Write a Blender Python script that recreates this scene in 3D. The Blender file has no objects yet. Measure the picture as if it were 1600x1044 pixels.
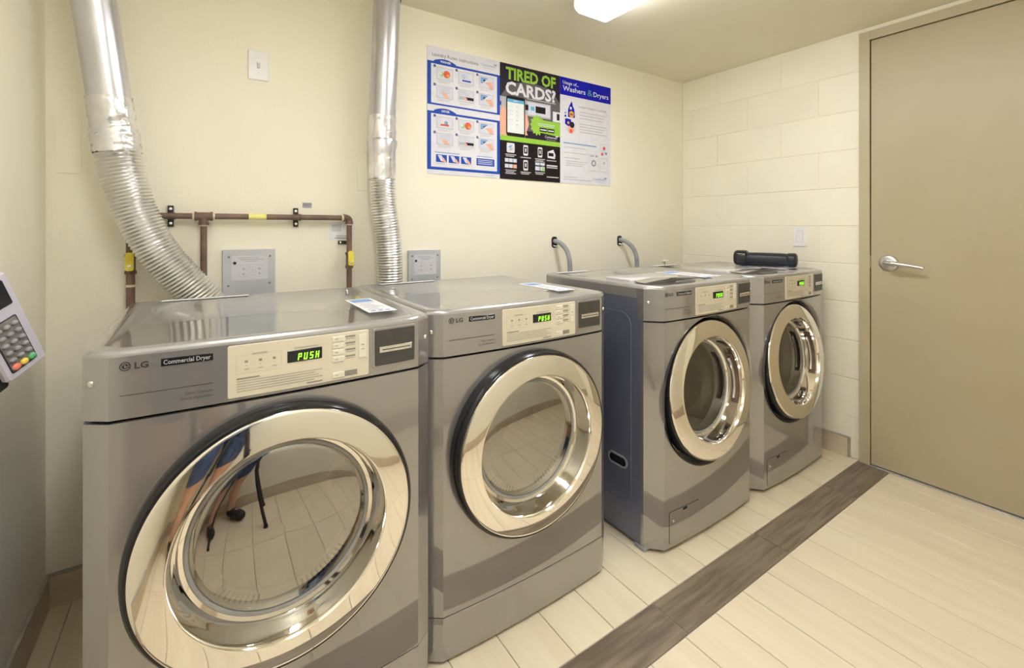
import bpy, bmesh, math, random
from mathutils import Vector, Matrix
random.seed(7)
SC = bpy.context.scene
COL = SC.collection
PI = math.pi

# ---------------------------------------------------------------- camera, world, exposure
cam_d = bpy.data.cameras.new('camera'); cam = bpy.data.objects.new('camera', cam_d); COL.objects.link(cam)
cam_d.sensor_fit = 'HORIZONTAL'; cam_d.sensor_width = 36.0
cam_d.lens = 36.0 * 716.7 / 1600.0
cam_d.shift_y = (355.6 - 522.0) / 1600.0
cam_d.clip_start = 0.02; cam_d.clip_end = 50
cam.location = (0, 0, 1.222)
cam.rotation_euler = (PI / 2, 0, -0.5918)
SC.camera = cam
w = bpy.data.worlds.new('world'); SC.world = w; w.use_nodes = True
w.node_tree.nodes['Background'].inputs[0].default_value = (0.6, 0.62, 0.66, 1)
w.node_tree.nodes['Background'].inputs[1].default_value = 0.15
SC.view_settings.view_transform = 'Standard'; SC.view_settings.look = 'None'
SC.view_settings.gamma = 1.0; SC.view_settings.use_curve_mapping = False
SC.view_settings.exposure = 0.72
SC.cycles.max_bounces = 16; SC.cycles.diffuse_bounces = 10; SC.cycles.glossy_bounces = 8; SC.cycles.transparent_max_bounces = 16
LAMP_STRENGTH = 12.0
LAMP_COLOR = (0.95, 0.965, 1.0)

# room dimensions (metres); camera stands at x=0 y=0
XL, XR = -0.42, 2.856
YF, YB = -0.35, 2.053
ZC = 2.258

# ---------------------------------------------------------------- materials
def mat(name, color, rough=0.5, metal=0.0, spec=0.5, coat=0.0, coat_rough=0.03, emit=None, es=1.0, coat_ior=1.5):
    m = bpy.data.materials.new(name); m.use_nodes = True
    b = m.node_tree.nodes['Principled BSDF']
    b.inputs['Base Color'].default_value = (*color, 1)
    b.inputs['Roughness'].default_value = rough
    b.inputs['Metallic'].default_value = metal
    b.inputs['Specular IOR Level'].default_value = spec
    b.inputs['Coat Weight'].default_value = coat
    b.inputs['Coat Roughness'].default_value = coat_rough
    b.inputs['Coat IOR'].default_value = coat_ior
    if emit:
        b.inputs['Emission Color'].default_value = (*emit, 1)
        b.inputs['Emission Strength'].default_value = es
    return m

def noisy(m, c1, c2, scale=(6, 6, 6), detail=5, bump=0.0, bump_scale=60, rand=0.0, coords='Object', lo=0.35, hi=0.65):
    """procedural colour variation between c1 and c2 plus fine bump"""
    nt = m.node_tree; b = nt.nodes['Principled BSDF']; N = nt.nodes.new; L = nt.links.new
    tc = N('ShaderNodeTexCoord'); mp = N('ShaderNodeMapping'); mp.inputs['Scale'].default_value = scale
    L(tc.outputs[coords], mp.inputs['Vector'])
    vec = mp.outputs['Vector']
    if rand:
        oi = N('ShaderNodeObjectInfo'); vm = N('ShaderNodeVectorMath'); vm.operation = 'MULTIPLY_ADD'
        L(oi.outputs['Random'], vm.inputs[0]); vm.inputs[1].default_value = (37, 53, 19); L(vec, vm.inputs[2]); vec = vm.outputs[0]
    nz = N('ShaderNodeTexNoise'); nz.inputs['Scale'].default_value = 1.0; nz.inputs['Detail'].default_value = detail
    L(vec, nz.inputs['Vector'])
    cr = N('ShaderNodeValToRGB'); cr.color_ramp.elements[0].position = lo; cr.color_ramp.elements[1].position = hi
    cr.color_ramp.elements[0].color = (*c1, 1); cr.color_ramp.elements[1].color = (*c2, 1)
    L(nz.outputs['Fac'], cr.inputs['Fac'])
    out = cr.outputs['Color']
    if rand:
        hs = N('ShaderNodeHueSaturation'); mr = N('ShaderNodeMapRange')
        mr.inputs['To Min'].default_value = 1 - rand; mr.inputs['To Max'].default_value = 1 + rand
        L(oi.outputs['Random'], mr.inputs['Value']); L(mr.outputs[0], hs.inputs['Value']); L(out, hs.inputs['Color']); out = hs.outputs['Color']
    L(out, b.inputs['Base Color'])
    if bump:
        n2 = N('ShaderNodeTexNoise'); n2.inputs['Scale'].default_value = bump_scale; n2.inputs['Detail'].default_value = 3
        L(tc.outputs[coords], n2.inputs['Vector'])
        bp = N('ShaderNodeBump'); bp.inputs['Strength'].default_value = bump; bp.inputs['Distance'].default_value = 0.002
        L(n2.outputs['Fac'], bp.inputs['Height']); L(bp.outputs['Normal'], b.inputs['Normal'])
    return m

M = {}
M['wall'] = noisy(mat('cream wall paint', (.8, .74, .57), .5, spec=.35), (.835, .795, .66), (.865, .83, .705), (1.7, 1.7, 1.7), 4, bump=.25, bump_scale=110)
M['block'] = noisy(mat('painted block', (.8, .76, .62), .45, spec=.4), (.83, .79, .67), (.86, .825, .71), (3, 3, 3), 4, bump=.35, bump_scale=90, rand=.012)
M['ceiling'] = noisy(mat('ceiling paint', (.74, .68, .5), .8), (.76, .71, .57), (.80, .755, .62), (1.2, 1.2, 1.2), 3, bump=.15, bump_scale=140)
M['tile'] = noisy(mat('cream plank tile', (.75, .63, .44), .32, spec=.45), (.76, .655, .49), (.81, .715, .55), (22, 1.6, 8), 6, bump=.06, bump_scale=80, rand=.035)
M['strip'] = noisy(mat('dark plank tile', (.15, .11, .08), .38, spec=.45), (.145, .110, .078), (.26, .207, .152), (5, 60, 10), 8, bump=.15, bump_scale=120, rand=.06)
M['grout'] = noisy(mat('grout', (.42, .38, .33), .9), (.34, .31, .28), (.46, .42, .37), (20, 20, 20), 3)
M['basetile'] = noisy(mat('baseboard tile', (.55, .46, .34), .35), (.50, .41, .30), (.62, .53, .41), (4, 4, 9), 5)
M['caulk'] = noisy(mat('caulk', (.42, .40, .36), .7), (.33, .31, .28), (.52, .49, .43), (14, 14, 14), 4)
M['door'] = noisy(mat('tan door paint', (.45, .365, .24), .38, spec=.45), (.44, .375, .25), (.465, .40, .275), (2, 2, 2), 4, bump=.12, bump_scale=160)
M['frame'] = noisy(mat('tan frame paint', (.47, .395, .26), .35, spec=.45), (.46, .40, .27), (.49, .43, .30), (3, 3, 3), 3, bump=.1, bump_scale=120)
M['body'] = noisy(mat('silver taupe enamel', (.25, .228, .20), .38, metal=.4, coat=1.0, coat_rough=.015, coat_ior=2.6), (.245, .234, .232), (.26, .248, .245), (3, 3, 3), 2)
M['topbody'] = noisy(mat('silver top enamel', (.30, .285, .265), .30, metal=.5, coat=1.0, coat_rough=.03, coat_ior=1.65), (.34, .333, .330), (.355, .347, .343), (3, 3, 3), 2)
M['steel_side'] = noisy(mat('dark blue grey side panel', (.10, .11, .15), .34, metal=.4, coat=.4, coat_rough=.1), (.16, .175, .25), (.18, .195, .27), (3, 3, 3), 2)
M['chrome'] = noisy(mat('chrome', (.9, .87, .82), .035, metal=1.0), (.88, .85, .80), (.91, .88, .83), (4, 4, 4), 2)
M['chrome_dk'] = noisy(mat('darkened chrome', (.6, .6, .62), .08, metal=1.0), (.55, .55, .57), (.68, .68, .69), (7, 7, 7), 2)
M['black'] = noisy(mat('black gloss plastic', (.012, .012, .015), .16), (.010, .010, .013), (.018, .018, .021), (9, 9, 9), 2)
M['blackm'] = noisy(mat('black matte', (.02, .02, .022), .6), (.016, .016, .018), (.028, .028, .03), (30, 30, 30), 3)
M['gap'] = noisy(mat('dark cavity', (.02, .02, .02), .8), (.015, .015, .015), (.025, .024, .022), (9, 9, 9), 2)
M['drum'] = noisy(mat('drum steel', (.52, .50, .46), .33, metal=.85), (.30, .30, .285), (.38, .375, .36), (6, 6, 6), 3)
M['bowlgrey'] = noisy(mat('smoky inner bowl', (.30, .30, .285), .28, metal=.35), (.27, .27, .255), (.34, .335, .315), (7, 7, 7), 3)
M['gasket'] = noisy(mat('grey gasket', (.30, .30, .29), .5), (.27, .27, .26), (.34, .34, .33), (12, 12, 12), 2)
M['grille'] = noisy(mat('lint grille plastic', (.62, .58, .48), .45), (.58, .54, .45), (.66, .62, .52), (12, 12, 12), 2)
M['beige'] = noisy(mat('beige panel overlay', (.66, .60, .48), .4), (.64, .58, .46), (.68, .62, .50), (8, 8, 8), 2)
M['beige_btn'] = noisy(mat('pale button', (.72, .68, .60), .35), (.70, .66, .58), (.75, .71, .63), (12, 12, 12), 2)
M['print_gr'] = noisy(mat('grey print', (.25, .23, .20), .6), (.23, .21, .18), (.28, .26, .22), (40, 40, 40), 2)
M['print_dk'] = noisy(mat('dark console print', (.06, .055, .05), .6), (.05, .046, .042), (.075, .07, .064), (40, 40, 40), 2)
M['print_lt'] = noisy(mat('faint grey print', (.42, .39, .33), .6), (.40, .37, .31), (.45, .42, .36), (40, 40, 40), 2)
M['print_bk'] = noisy(mat('black print', (.02, .02, .025), .45), (.016, .016, .02), (.03, .03, .035), (40, 40, 40), 2)
M['slotbox'] = noisy(mat('charcoal card reader', (.055, .052, .05), .45), (.05, .047, .045), (.062, .059, .056), (20, 20, 20), 2)
M['white'] = noisy(mat('white plastic', (.80, .80, .82), .35), (.78, .78, .80), (.83, .83, .85), (8, 8, 8), 2)
M['paper'] = noisy(mat('white paper', (.80, .80, .84), .6), (.78, .78, .82), (.83, .83, .86), (8, 8, 8), 2)
M['led'] = mat('green display segments', (.1, .5, .02), .5, emit=(.28, 1.0, .02), es=1.6)
M['screw'] = noisy(mat('screw metal', (.8, .79, .76), .2, metal=1.0), (.75, .74, .71), (.84, .83, .8), (30, 30, 30), 2)
M['lidgrey'] = noisy(mat('pale grey dispenser lid', (.58, .58, .58), .35, coat=.5), (.56, .56, .56), (.61, .61, .60), (8, 8, 8), 2)
M['galv'] = noisy(mat('galvanised steel', (.66, .66, .67), .27, metal=.8), (.54, .55, .60), (.70, .71, .76), (9, 9, 4), 5)
M['foil'] = noisy(mat('crinkled foil', (.82, .80, .76), .22, metal=.75), (.70, .70, .73), (.84, .84, .87), (14, 14, 14), 5, bump=1.0, bump_scale=45)
M['flex'] = noisy(mat('flexible aluminium', (.78, .76, .71), .28, metal=.85), (.68, .68, .66), (.82, .815, .80), (10, 10, 10), 4, bump=.15, bump_scale=70)
M['pipe'] = noisy(mat('brown gas pipe', (.17, .10, .07), .5), (.13, .078, .055), (.22, .14, .10), (16, 16, 16), 4)
M['fitting'] = noisy(mat('dark iron fitting', (.15, .08, .06), .55), (.12, .065, .05), (.19, .11, .085), (24, 24, 24), 4)
M['teflon'] = noisy(mat('cream thread tape', (.75, .66, .50), .7), (.70, .60, .44), (.8, .72, .57), (40, 40, 40), 3)
M['yellow'] = noisy(mat('yellow', (.80, .66, .06), .45), (.76, .60, .05), (.85, .72, .09), (20, 20, 20), 3)
M['yellow_lab'] = noisy(mat('yellow label', (.80, .76, .22), .5), (.74, .70, .17), (.86, .82, .30), (20, 20, 20), 3)
M['platebox'] = noisy(mat('grey electrical plate', (.50, .52, .55), .45, metal=.25), (.47, .49, .52), (.54, .56, .59), (8, 8, 8), 4)
M['plate_lab'] = noisy(mat('pale lilac label', (.60, .60, .66), .5), (.58, .58, .64), (.63, .63, .69), (12, 12, 12), 2)
M['hose'] = noisy(mat('grey hose', (.30, .31, .34), .5), (.27, .28, .31), (.34, .35, .38), (20, 20, 20), 3)
M['leverm'] = noisy(mat('satin nickel', (.68, .67, .68), .3, metal=1.0), (.64, .63, .64), (.72, .71, .72), (20, 20, 20), 3)
M['navy'] = noisy(mat('navy black padded case', (.012, .014, .03), .42), (.005, .006, .012), (.012, .014, .024), (30, 30, 30), 4, bump=.3, bump_scale=160)
M['pinpad'] = noisy(mat('lilac grey pin pad case', (.50, .48, .56), .4), (.48, .46, .54), (.53, .51, .59), (10, 10, 10), 2)
M['pinkey'] = noisy(mat('grey key', (.26, .26, .28), .3), (.24, .24, .26), (.30, .30, .32), (30, 30, 30), 2)
M['pinface'] = noisy(mat('keypad face', (.16, .15, .14), .5), (.14, .13, .12), (.19, .18, .17), (30, 30, 30), 2)
M['kred'] = noisy(mat('red key', (.80, .22, .15), .35), (.76, .19, .13), (.84, .25, .17), (30, 30, 30), 2)
M['kyel'] = noisy(mat('yellow key', (.80, .62, .10), .35), (.77, .58, .08), (.84, .66, .13), (30, 30, 30), 2)
M['kgrn'] = noisy(mat('green key', (.12, .45, .20), .35), (.10, .42, .18), (.15, .49, .23), (30, 30, 30), 2)
M['fixture'] = noisy(mat('white fixture enamel', (.78, .77, .74), .4), (.76, .75, .72), (.80, .79, .76), (8, 8, 8), 2)
M['lens'] = mat('lit prismatic lens', (.9, .9, .88), .3, emit=LAMP_COLOR, es=LAMP_STRENGTH)
# poster inks
def ink(k, c): M[k] = noisy(mat('print ' + k, c, .55, spec=.18), tuple(x * .97 for x in c), tuple(min(1, x * 1.03) for x in c), (30, 30, 30), 2)
for k, c in dict(p_white=(.70, .70, .76), p_pale=(.62, .64, .74), p_blue=(.015, .07, .42), p_royal=(.006, .008, .42), p_navy=(.03, .05, .22),
                 p_dark=(.022, .014, .030), p_black=(.013, .008, .009), p_mid=(.12, .11, .13), p_green=(.30, .55, .06), p_lime=(.32, .60, .16), p_grey=(.45, .44, .47), p_text=(.26, .26, .30),
                 p_sky=(.12, .42, .68), p_skin=(.80, .42, .30), p_red=(.75, .12, .07), p_orange=(.75, .36, .06), p_screen=(.74, .78, .79), p_steelblue=(.22, .36, .62),
                 p_sand=(.55, .50, .38), p_ampg=(.10, .32, .24)).items(): ink(k, c)

def glass_mat(name, refl, tint):
    m = bpy.data.materials.new(name); m.use_nodes = True; nt = m.node_tree
    for n in list(nt.nodes): nt.nodes.remove(n)
    o = nt.nodes.new('ShaderNodeOutputMaterial'); mx = nt.nodes.new('ShaderNodeMixShader')
    g = nt.nodes.new('ShaderNodeBsdfGlossy'); t = nt.nodes.new('ShaderNodeBsdfTransparent')
    fr = nt.nodes.new('ShaderNodeFresnel'); fr.inputs['IOR'].default_value = refl
    g.inputs['Roughness'].default_value = .02; g.inputs['Color'].default_value = (.93, .91, .88, 1)
    t.inputs['Color'].default_value = (*tint, 1)
    nt.links.new(fr.outputs[0], mx.inputs[0]); nt.links.new(t.outputs[0], mx.inputs[1]); nt.links.new(g.outputs[0], mx.inputs[2])
    nt.links.new(mx.outputs[0], o.inputs[0])
    return m
M['glass'] = glass_mat('dryer door glass', 4.6, (.72, .70, .66))
M['wglass'] = glass_mat('washer door glass', 2.0, (.72, .71, .69))

# ---------------------------------------------------------------- mesh builder
class MB:
    def __init__(s): s.v = []; s.f = []; s.m = []
    def add(s, vs, fs, mi=0):
        o = len(s.v); s.v += [tuple(p) for p in vs]
        for f in fs: s.f.append([o + i for i in f]); s.m.append(mi)
        return s
    def poly(s, pts, mi=0): return s.add(pts, [list(range(len(pts)))], mi)
    def box(s, x0, x1, y0, y1, z0, z1, mi=0, T=None):
        vs = [(x, y, z) for z in (z0, z1) for y in (y0, y1) for x in (x0, x1)]
        if T: vs = [T @ Vector(p) for p in vs]
        return s.add(vs, [(0, 2, 3, 1), (4, 5, 7, 6), (0, 1, 5, 4), (2, 6, 7, 3), (0, 4, 6, 2), (1, 3, 7, 5)], mi)
    def loft(s, rings, mi=0, closed=True, cap0=False, cap1=False):
        n = len(rings[0]); vs = [p for r in rings for p in r]; fs = []
        for k in range(len(rings) - 1):
            for i in range(n if closed else n - 1):
                j = (i + 1) % n
                fs.append((k * n + i, k * n + j, (k + 1) * n + j, (k + 1) * n + i))
        if cap0: fs.append(tuple(range(n - 1, -1, -1)))
        if cap1: fs.append(tuple((len(rings) - 1) * n + i for i in range(n)))
        return s.add(vs, fs, mi)
    def prism(s, poly, z0, z1, mi=0):
        return s.loft([[(x, y, z0) for x, y in poly], [(x, y, z1) for x, y in poly]], mi, True, True, True)
    def tube(s, path, r, n=14, mi=0, cap=True):
        P = [Vector(p) for p in path]; R = r if isinstance(r, (list, tuple)) else [r] * len(P)
        rings = []; up = None
        for i, p in enumerate(P):
            t = (P[min(i + 1, len(P) - 1)] - P[max(i - 1, 0)]).normalized()
            if up is None:
                up = Vector((0, 0, 1)) if abs(t.z) < .9 else Vector((0, 1, 0))
            a = (up - t * up.dot(t)).normalized(); b = t.cross(a); up = a
            rings.append([tuple(p + (a * math.cos(2 * PI * k / n) + b * math.sin(2 * PI * k / n)) * R[i]) for k in range(n)])
        return s.loft(rings, mi, True, cap, cap)
    def lathe(s, prof, F, n=64, mi=0, a0=0, a1=2 * PI, capend=False):
        """prof: (r, d) pairs; F maps (x, z, d) to a point"""
        full = abs(a1 - a0 - 2 * PI) < 1e-6; k = n if full else n + 1
        rings = [[F(r * math.cos(a0 + (a1 - a0) * i / n), r * math.sin(a0 + (a1 - a0) * i / n), d) for i in range(k)] for r, d in prof]
        return s.loft(rings, mi, full, False, capend)
    def build(s, name, mats, parent=None, smooth=35, bevel=0, seg=2):
        me = bpy.data.meshes.new(name)
        me.from_pydata(s.v, [], s.f)
        if not isinstance(mats, (list, tuple)): mats = [mats]
        for k in mats: me.materials.append(M[k])
        for p, mi in zip(me.polygons, s.m): p.material_index = mi
        bm = bmesh.new(); bm.from_mesh(me)
        bmesh.ops.recalc_face_normals(bm, faces=bm.faces)
        if bevel:
            bmesh.ops.remove_doubles(bm, verts=bm.verts, dist=1e-6)
            es = [e for e in bm.edges if len(e.link_faces) == 2 and e.calc_face_angle(0) > .5]
            bmesh.ops.bevel(bm, geom=es, offset=bevel, segments=seg, profile=.5, affect='EDGES', clamp_overlap=True)
        bm.to_mesh(me); bm.free()
        if smooth and not bevel:
            me.polygons.foreach_set('use_smooth', [True] * len(me.polygons))
            me.set_sharp_from_angle(angle=math.radians(smooth))
        o = bpy.data.objects.new(name, me); COL.objects.link(o)
        if parent: o.parent = parent
        return o

def tag(o, label, cat, group=None):
    o['label'] = label; o['category'] = cat
    if group: o['group'] = group
    return o
def struct(o, label=None):
    o['kind'] = 'structure'
    if label: o['label'] = label
    return o
def thing(name, label, cat, loc=(0, 0, 0), rz=0, group=None):
    o = bpy.data.objects.new(name, None); COL.objects.link(o); o.location = loc; o.rotation_euler.z = rz
    o.empty_display_size = .1
    return tag(o, label, cat, group)
def copy_tree(o, parent=None):
    c = o.copy(); COL.objects.link(c); c.parent = parent
    for ch in list(o.children): copy_tree(ch, c)
    return c

_tc = {}
def glyphs(body, bold=0.0):
    """text outline as 2D mesh, height normalised to size 1"""
    k = (body, bold)
    if k in _tc: return _tc[k]
    cu = bpy.data.curves.new('lettering', 'FONT'); cu.body = body; cu.size = 1; cu.resolution_u = 2; cu.fill_mode = 'FRONT'; cu.offset = bold
    ob = bpy.data.objects.new('lettering', cu); COL.objects.link(ob)
    dg = bpy.context.evaluated_depsgraph_get(); dg.update()
    me = bpy.data.meshes.new_from_object(ob.evaluated_get(dg))
    vs = [(v.co.x, v.co.y) for v in me.vertices]; fs = [list(p.vertices) for p in me.polygons]
    bpy.data.objects.remove(ob); bpy.data.curves.remove(cu); bpy.data.meshes.remove(me)
    _tc[k] = (vs, fs); return _tc[k]
def text(mb, body, S, x, z, h, eps, mi=0, width=None, align='l', bold=0.0, slant=0):
    """letters on surface S(x,z,eps); h = cap height, width = total width if fixed"""
    vs, fs = glyphs(body, bold)
    if not vs: return
    x0 = min(v[0] for v in vs); x1 = max(v[0] for v in vs); sz = h / .7
    sx = sz if width is None else width / (x1 - x0)
    wd = (x1 - x0) * sx
    ox = x - (wd if align == 'r' else wd / 2 if align == 'c' else 0)
    mb.add([S(ox + (vx - x0) * sx + slant * vy * sz, z + vy * sz, eps) for vx, vy in vs], fs, mi)
def rect(mb, S, x0, x1, z0, z1, eps, mi=0, n=1):
    xs = [x0 + (x1 - x0) * i / n for i in range(n + 1)]
    for a, b in zip(xs, xs[1:]): mb.poly([S(a, z0, eps), S(b, z0, eps), S(b, z1, eps), S(a, z1, eps)], mi)
def disc(mb, S, x, z, r, eps, mi=0, n=20, rz=None):
    mb.poly([S(x + r * math.cos(2 * PI * i / n), z + (rz or r) * math.sin(2 * PI * i / n), eps) for i in range(n)], mi)
def frame2(mb, S, x0, x1, z0, z1, t, eps, mi=0):
    rect(mb, S, x0, x1, z1 - t, z1, eps, mi); rect(mb, S, x0, x1, z0, z0 + t, eps, mi)
    rect(mb, S, x0, x0 + t, z0 + t, z1 - t, eps, mi); rect(mb, S, x1 - t, x1, z0 + t, z1 - t, eps, mi)
def rrect(x0, x1, z0, z1, r, n=5):
    pts = []
    for cx, cz, a in ((x1 - r, z1 - r, 0), (x0 + r, z1 - r, PI / 2), (x0 + r, z0 + r, PI), (x1 - r, z0 + r, 1.5 * PI)):
        for i in range(n + 1): pts.append((cx + r * math.cos(a + PI / 2 * i / n), cz + r * math.sin(a + PI / 2 * i / n)))
    return pts
def plate(mb, S, x0, x1, z0, z1, r, d, mi=0, e0=0.0, bev=.0008):
    """raised rounded plate on S with thickness d, following curved surfaces"""
    def chain(x0, x1, z0, z1, r):
        st = [x0 + r * (1 - math.cos(PI / 2 * i / 5)) for i in range(6)]
        n = max(1, int((x1 - x0 - 2 * r) / .03)); st += [x0 + r + (x1 - x0 - 2 * r) * i / n for i in range(1, n)]
        st += [x1 - r * (1 - math.cos(PI / 2 * i / 5)) for i in range(5, -1, -1)]
        off = []
        for x in st:
            q = min(x - x0, x1 - x); off.append(r - math.sqrt(max(0, r * r - (r - q) ** 2)) if q < r else 0)
        return [(x, z0 + o) for x, o in zip(st, off)], [(x, z1 - o) for x, o in zip(st, off)]
    lo, hi = chain(x0, x1, z0, z1, r); li, hi2 = chain(x0 + bev, x1 - bev, z0 + bev, z1 - bev, max(r - bev, .0003))
    if len(li) != len(lo): li = [(x0 + bev + (x - x0) * (x1 - x0 - 2 * bev) / (x1 - x0), max(z, z0 + bev)) for x, z in lo]; hi2 = [(x, min(q[1], z1 - bev)) for (x, _), q in zip(li, hi)]
    o = lo + hi[::-1]; i = li + hi2[::-1]
    mb.loft([[S(x, z, e0) for x, z in o], [S(x, z, e0 + d - bev) for x, z in o], [S(x, z, e0 + d) for x, z in i]], mi, True, False, False)
    mb.loft([[S(x, z, e0 + d) for x, z in li], [S(x, z, e0 + d) for x, z in hi2]], mi, False)

# ---------------------------------------------------------------- room shell
mb = MB(); mb.box(XL - .1, XR + .25, YF - .1, YB + .1, -.08, -.003)
floor = struct(mb.build('floor', 'grout', smooth=0), 'cream wood-look plank tile floor')
_pl = {}
def plank(x0, x1, y0, y1, m, name):
    g = .0016; key = (round(x1 - x0, 4), round(y1 - y0, 4), m)
    if key not in _pl:
        a, b = (x1 - x0) / 2 - g, (y1 - y0) / 2 - g
        o = MB().box(-a, a, -b, b, -.006, 0).build(name, m, floor, 0, bevel=.0009, seg=1); _pl[key] = o.data
    else:
        o = bpy.data.objects.new(name, _pl[key]); COL.objects.link(o); o.parent = floor
    o.location = ((x0 + x1) / 2, (y0 + y1) / 2, 0)
PW = .155
x0s = 1.658 - PW * 14
rows = [(YF, -.372 + .0), (-.372, .238), (.238, .848), (.984, 1.594), (1.594, YB)]
for a, b in rows:
    if b - a < .02: continue
    k = 0
    while x0s + PW * k < XR:
        xa, xb = max(x0s + PW * k, XL), min(x0s + PW * (k + 1), XR + .06 if .0 < a < .9 else XR)
        if xb - xa > .01: plank(xa, xb, a, b, 'tile', 'floor_plank')
        k += 1
sj = [XL, -.022, .594, 1.210, 1.828, 2.446, XR]
for a, b in zip(sj, sj[1:]): plank(a, b, .848, .984, 'strip', 'dark_floor_plank')

struct(MB().box(XL - .1, XR + .25, YF - .1, YB + .1, ZC, ZC + .1).build('ceiling', 'ceiling', smooth=0), 'flat tan painted ceiling')
struct(MB().box(XL - .1, XR + .25, YB, YB + .1, -.003, ZC).build('wall_back', 'wall', smooth=0), 'smooth cream wall behind the machines')
struct(MB().box(XL - .1, XL, YF, YB, -.003, ZC).build('wall_left', 'wall', smooth=0), 'smooth cream wall at the left edge')
struct(MB().box(XL - .1, XR + .25, YF - .1, YF, -.003, ZC).build('wall_front', 'wall', smooth=0))
DY0, DY1, DZ = .013, .927, 2.182          # door opening
mb = MB()
mb.box(XR + .004, XR + .25, .960, YB, -.003, ZC)
mb.box(XR + .004, XR + .25, YF, DY0 - .035, -.003, ZC)
mb.box(XR + .004, XR + .25, DY0 - .035, .960, DZ + .04, ZC)
wr = struct(mb.build('wall_right', 'block', smooth=0), 'cream painted concrete block wall beside the door')
_bl = {}
def block(y0, y1, z0, z1):
    key = (round(y1 - y0, 3), round(z1 - z0, 3)); g = .0016
    if key not in _bl:
        a, b = (y1 - y0) / 2 - g, (z1 - z0) / 2 - g
        o = MB().box(0, .02, -a, a, -b, b).build('wall_block', 'block', wr, 30, bevel=.003, seg=2); _bl[key] = o.data
    else:
        o = bpy.data.objects.new('wall_block', _bl[key]); COL.objects.link(o); o.parent = wr
    o.location = (XR + random.uniform(-.0005, .0006), (y0 + y1) / 2, (z0 + z1) / 2)
zz = [0.0] + [.011 + .2032 * k for k in range(1, 12)] + [ZC]
for k in range(len(zz) - 1):
    ph = 1.782 if k % 2 == 0 else 1.579
    js = sorted([ph + .4064 * i for i in range(-3, 3)])
    js = [.962] + [j for j in js if .99 < j < YB - .03] + [YB]
    if zz[k + 1] - zz[k] < .015: continue
    for a, b in zip(js, js[1:]): block(a, b, zz[k], zz[k + 1])
# baseboards
def baseboard(name, boxes, label):
    mb = MB()
    for b in boxes: mb.box(*b)
    return struct(mb.build(name, ['basetile', 'caulk'], smooth=30, bevel=.0015, seg=1), label)
bb = baseboard('baseboard_left', [(XL, XL + .011, YF, 1.42, 0, .102)], 'tan tile baseboard along the left wall')
MB().box(XL, XL + .011, 1.423, YB - .012, 0, .102).build('baseboard_tile', 'basetile', bb, 30, bevel=.0015, seg=1)
MB().box(XL, XL + .012, YF, YB, .102, .110).build('caulk_bead', 'caulk', bb, 30, bevel=.003)
bb = baseboard('baseboard_back', [(XL, -.12, YB - .011, YB, 0, .102)], 'tan tile baseboard in the left corner')
MB().box(-.117, XR, YB - .011, YB, 0, .102).build('baseboard_tile', 'basetile', bb, 30, bevel=.0015, seg=1)
MB().box(XL, XR, YB - .012, YB, .102, .110).build('caulk_bead', 'caulk', bb, 30, bevel=.003)
bb = baseboard('baseboard_right', [(XR - .014, XR + .002, 1.028, 1.33, 0, .1)], 'pale tile baseboard between last washer and door')
MB().box(XR - .014, XR + .002, 1.333, YB, 0, .1).build('baseboard_tile', 'basetile', bb, 30, bevel=.0015, seg=1)
MB().box(XR - .012, XR + .002, 1.021, YB, .1, .108).build('caulk_bead', 'caulk', bb, 30, bevel=.003)
MB().box(XR - .010, XR + .002, 1.019, 1.027, 0, .107).build('caulk_bead', 'caulk', bb, 30, bevel=.003)
baseboard('baseboard_front', [(XL, XR, YF, YF + .011, 0, .105)], 'tan tile baseboard reflected in the machine doors')

# ---------------------------------------------------------------- door, frame, threshold
mb = MB()
mb.box(XR - .020, XR + .10, DY1 + .003, .977, 0, DZ + .05)
mb.box(XR - .020, XR + .10, DY0 - .05, DY0 - .003, 0, DZ + .05)
mb.box(XR - .020, XR + .10, DY0 - .003, DY1 + .003, DZ + .004, DZ + .05)
struct(mb.build('trim_1', 'frame', smooth=30, bevel=.002), 'tan painted metal door frame')
mb = MB().box(XR - .011, XR + .034, DY0, DY1, .008, DZ)
door = struct(mb.build('door_1', 'door', smooth=30, bevel=.002), 'plain tan metal door with lever handle')
MB().box(XR + .04, XR + .05, DY0 - .02, DY1 + .02, 0, DZ + .02).build('door_stop', 'frame', door, 0)
HY, HZ = .853, 1.044
FX = lambda x, z, d: (XR - .011 - d, HY - x, HZ + z)
MB().lathe([(.041, 0), (.041, .004), (.038, .009), (.030, .0125), (.018, .0135), (.001, .0135)], FX, 40).build('handle_rose', 'leverm', door, 40)
lv = MB()
path = []; rad = []
for i in range(15):
    t = i / 14
    path.append((XR - .011 - .012 - .045 * min(1, t * 4) ** .8 + .012 * max(0, t - .6), HY + .004 - .150 * max(0, t - .12) / .88, HZ + .003 - .016 * t * t))
    rad.append(.013 - .006 * t)
lv.tube(path, rad, 14)
lv.build('lever', 'leverm', door, 60)
MB().box(XR - .0115, XR - .0102, DY1 - .0015, DY1 + .0045, HZ - .03, HZ + .035).build('latch_plate', 'leverm', door, 0)
struct(MB().box(XR - .030, XR + .05, DY0 - .003, DY1 + .003, 0, .006).build('trim_2', 'galv', smooth=30, bevel=.002), 'grey metal threshold under the door')
# lumpy caulk line over the door frame
mb = MB(); pth = [(XR - .004 + random.uniform(-.002, .002), DY0 - .05 + (.977 - DY0 + .05) * i / 24, DZ + .054 + random.uniform(-.002, .003)) for i in range(25)]
mb.tube(pth, [.007 + random.uniform(-.002, .002) for _ in pth], 8)
struct(mb.build('trim_3', 'block', smooth=60), 'lumpy cream caulk above the door frame')

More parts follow.
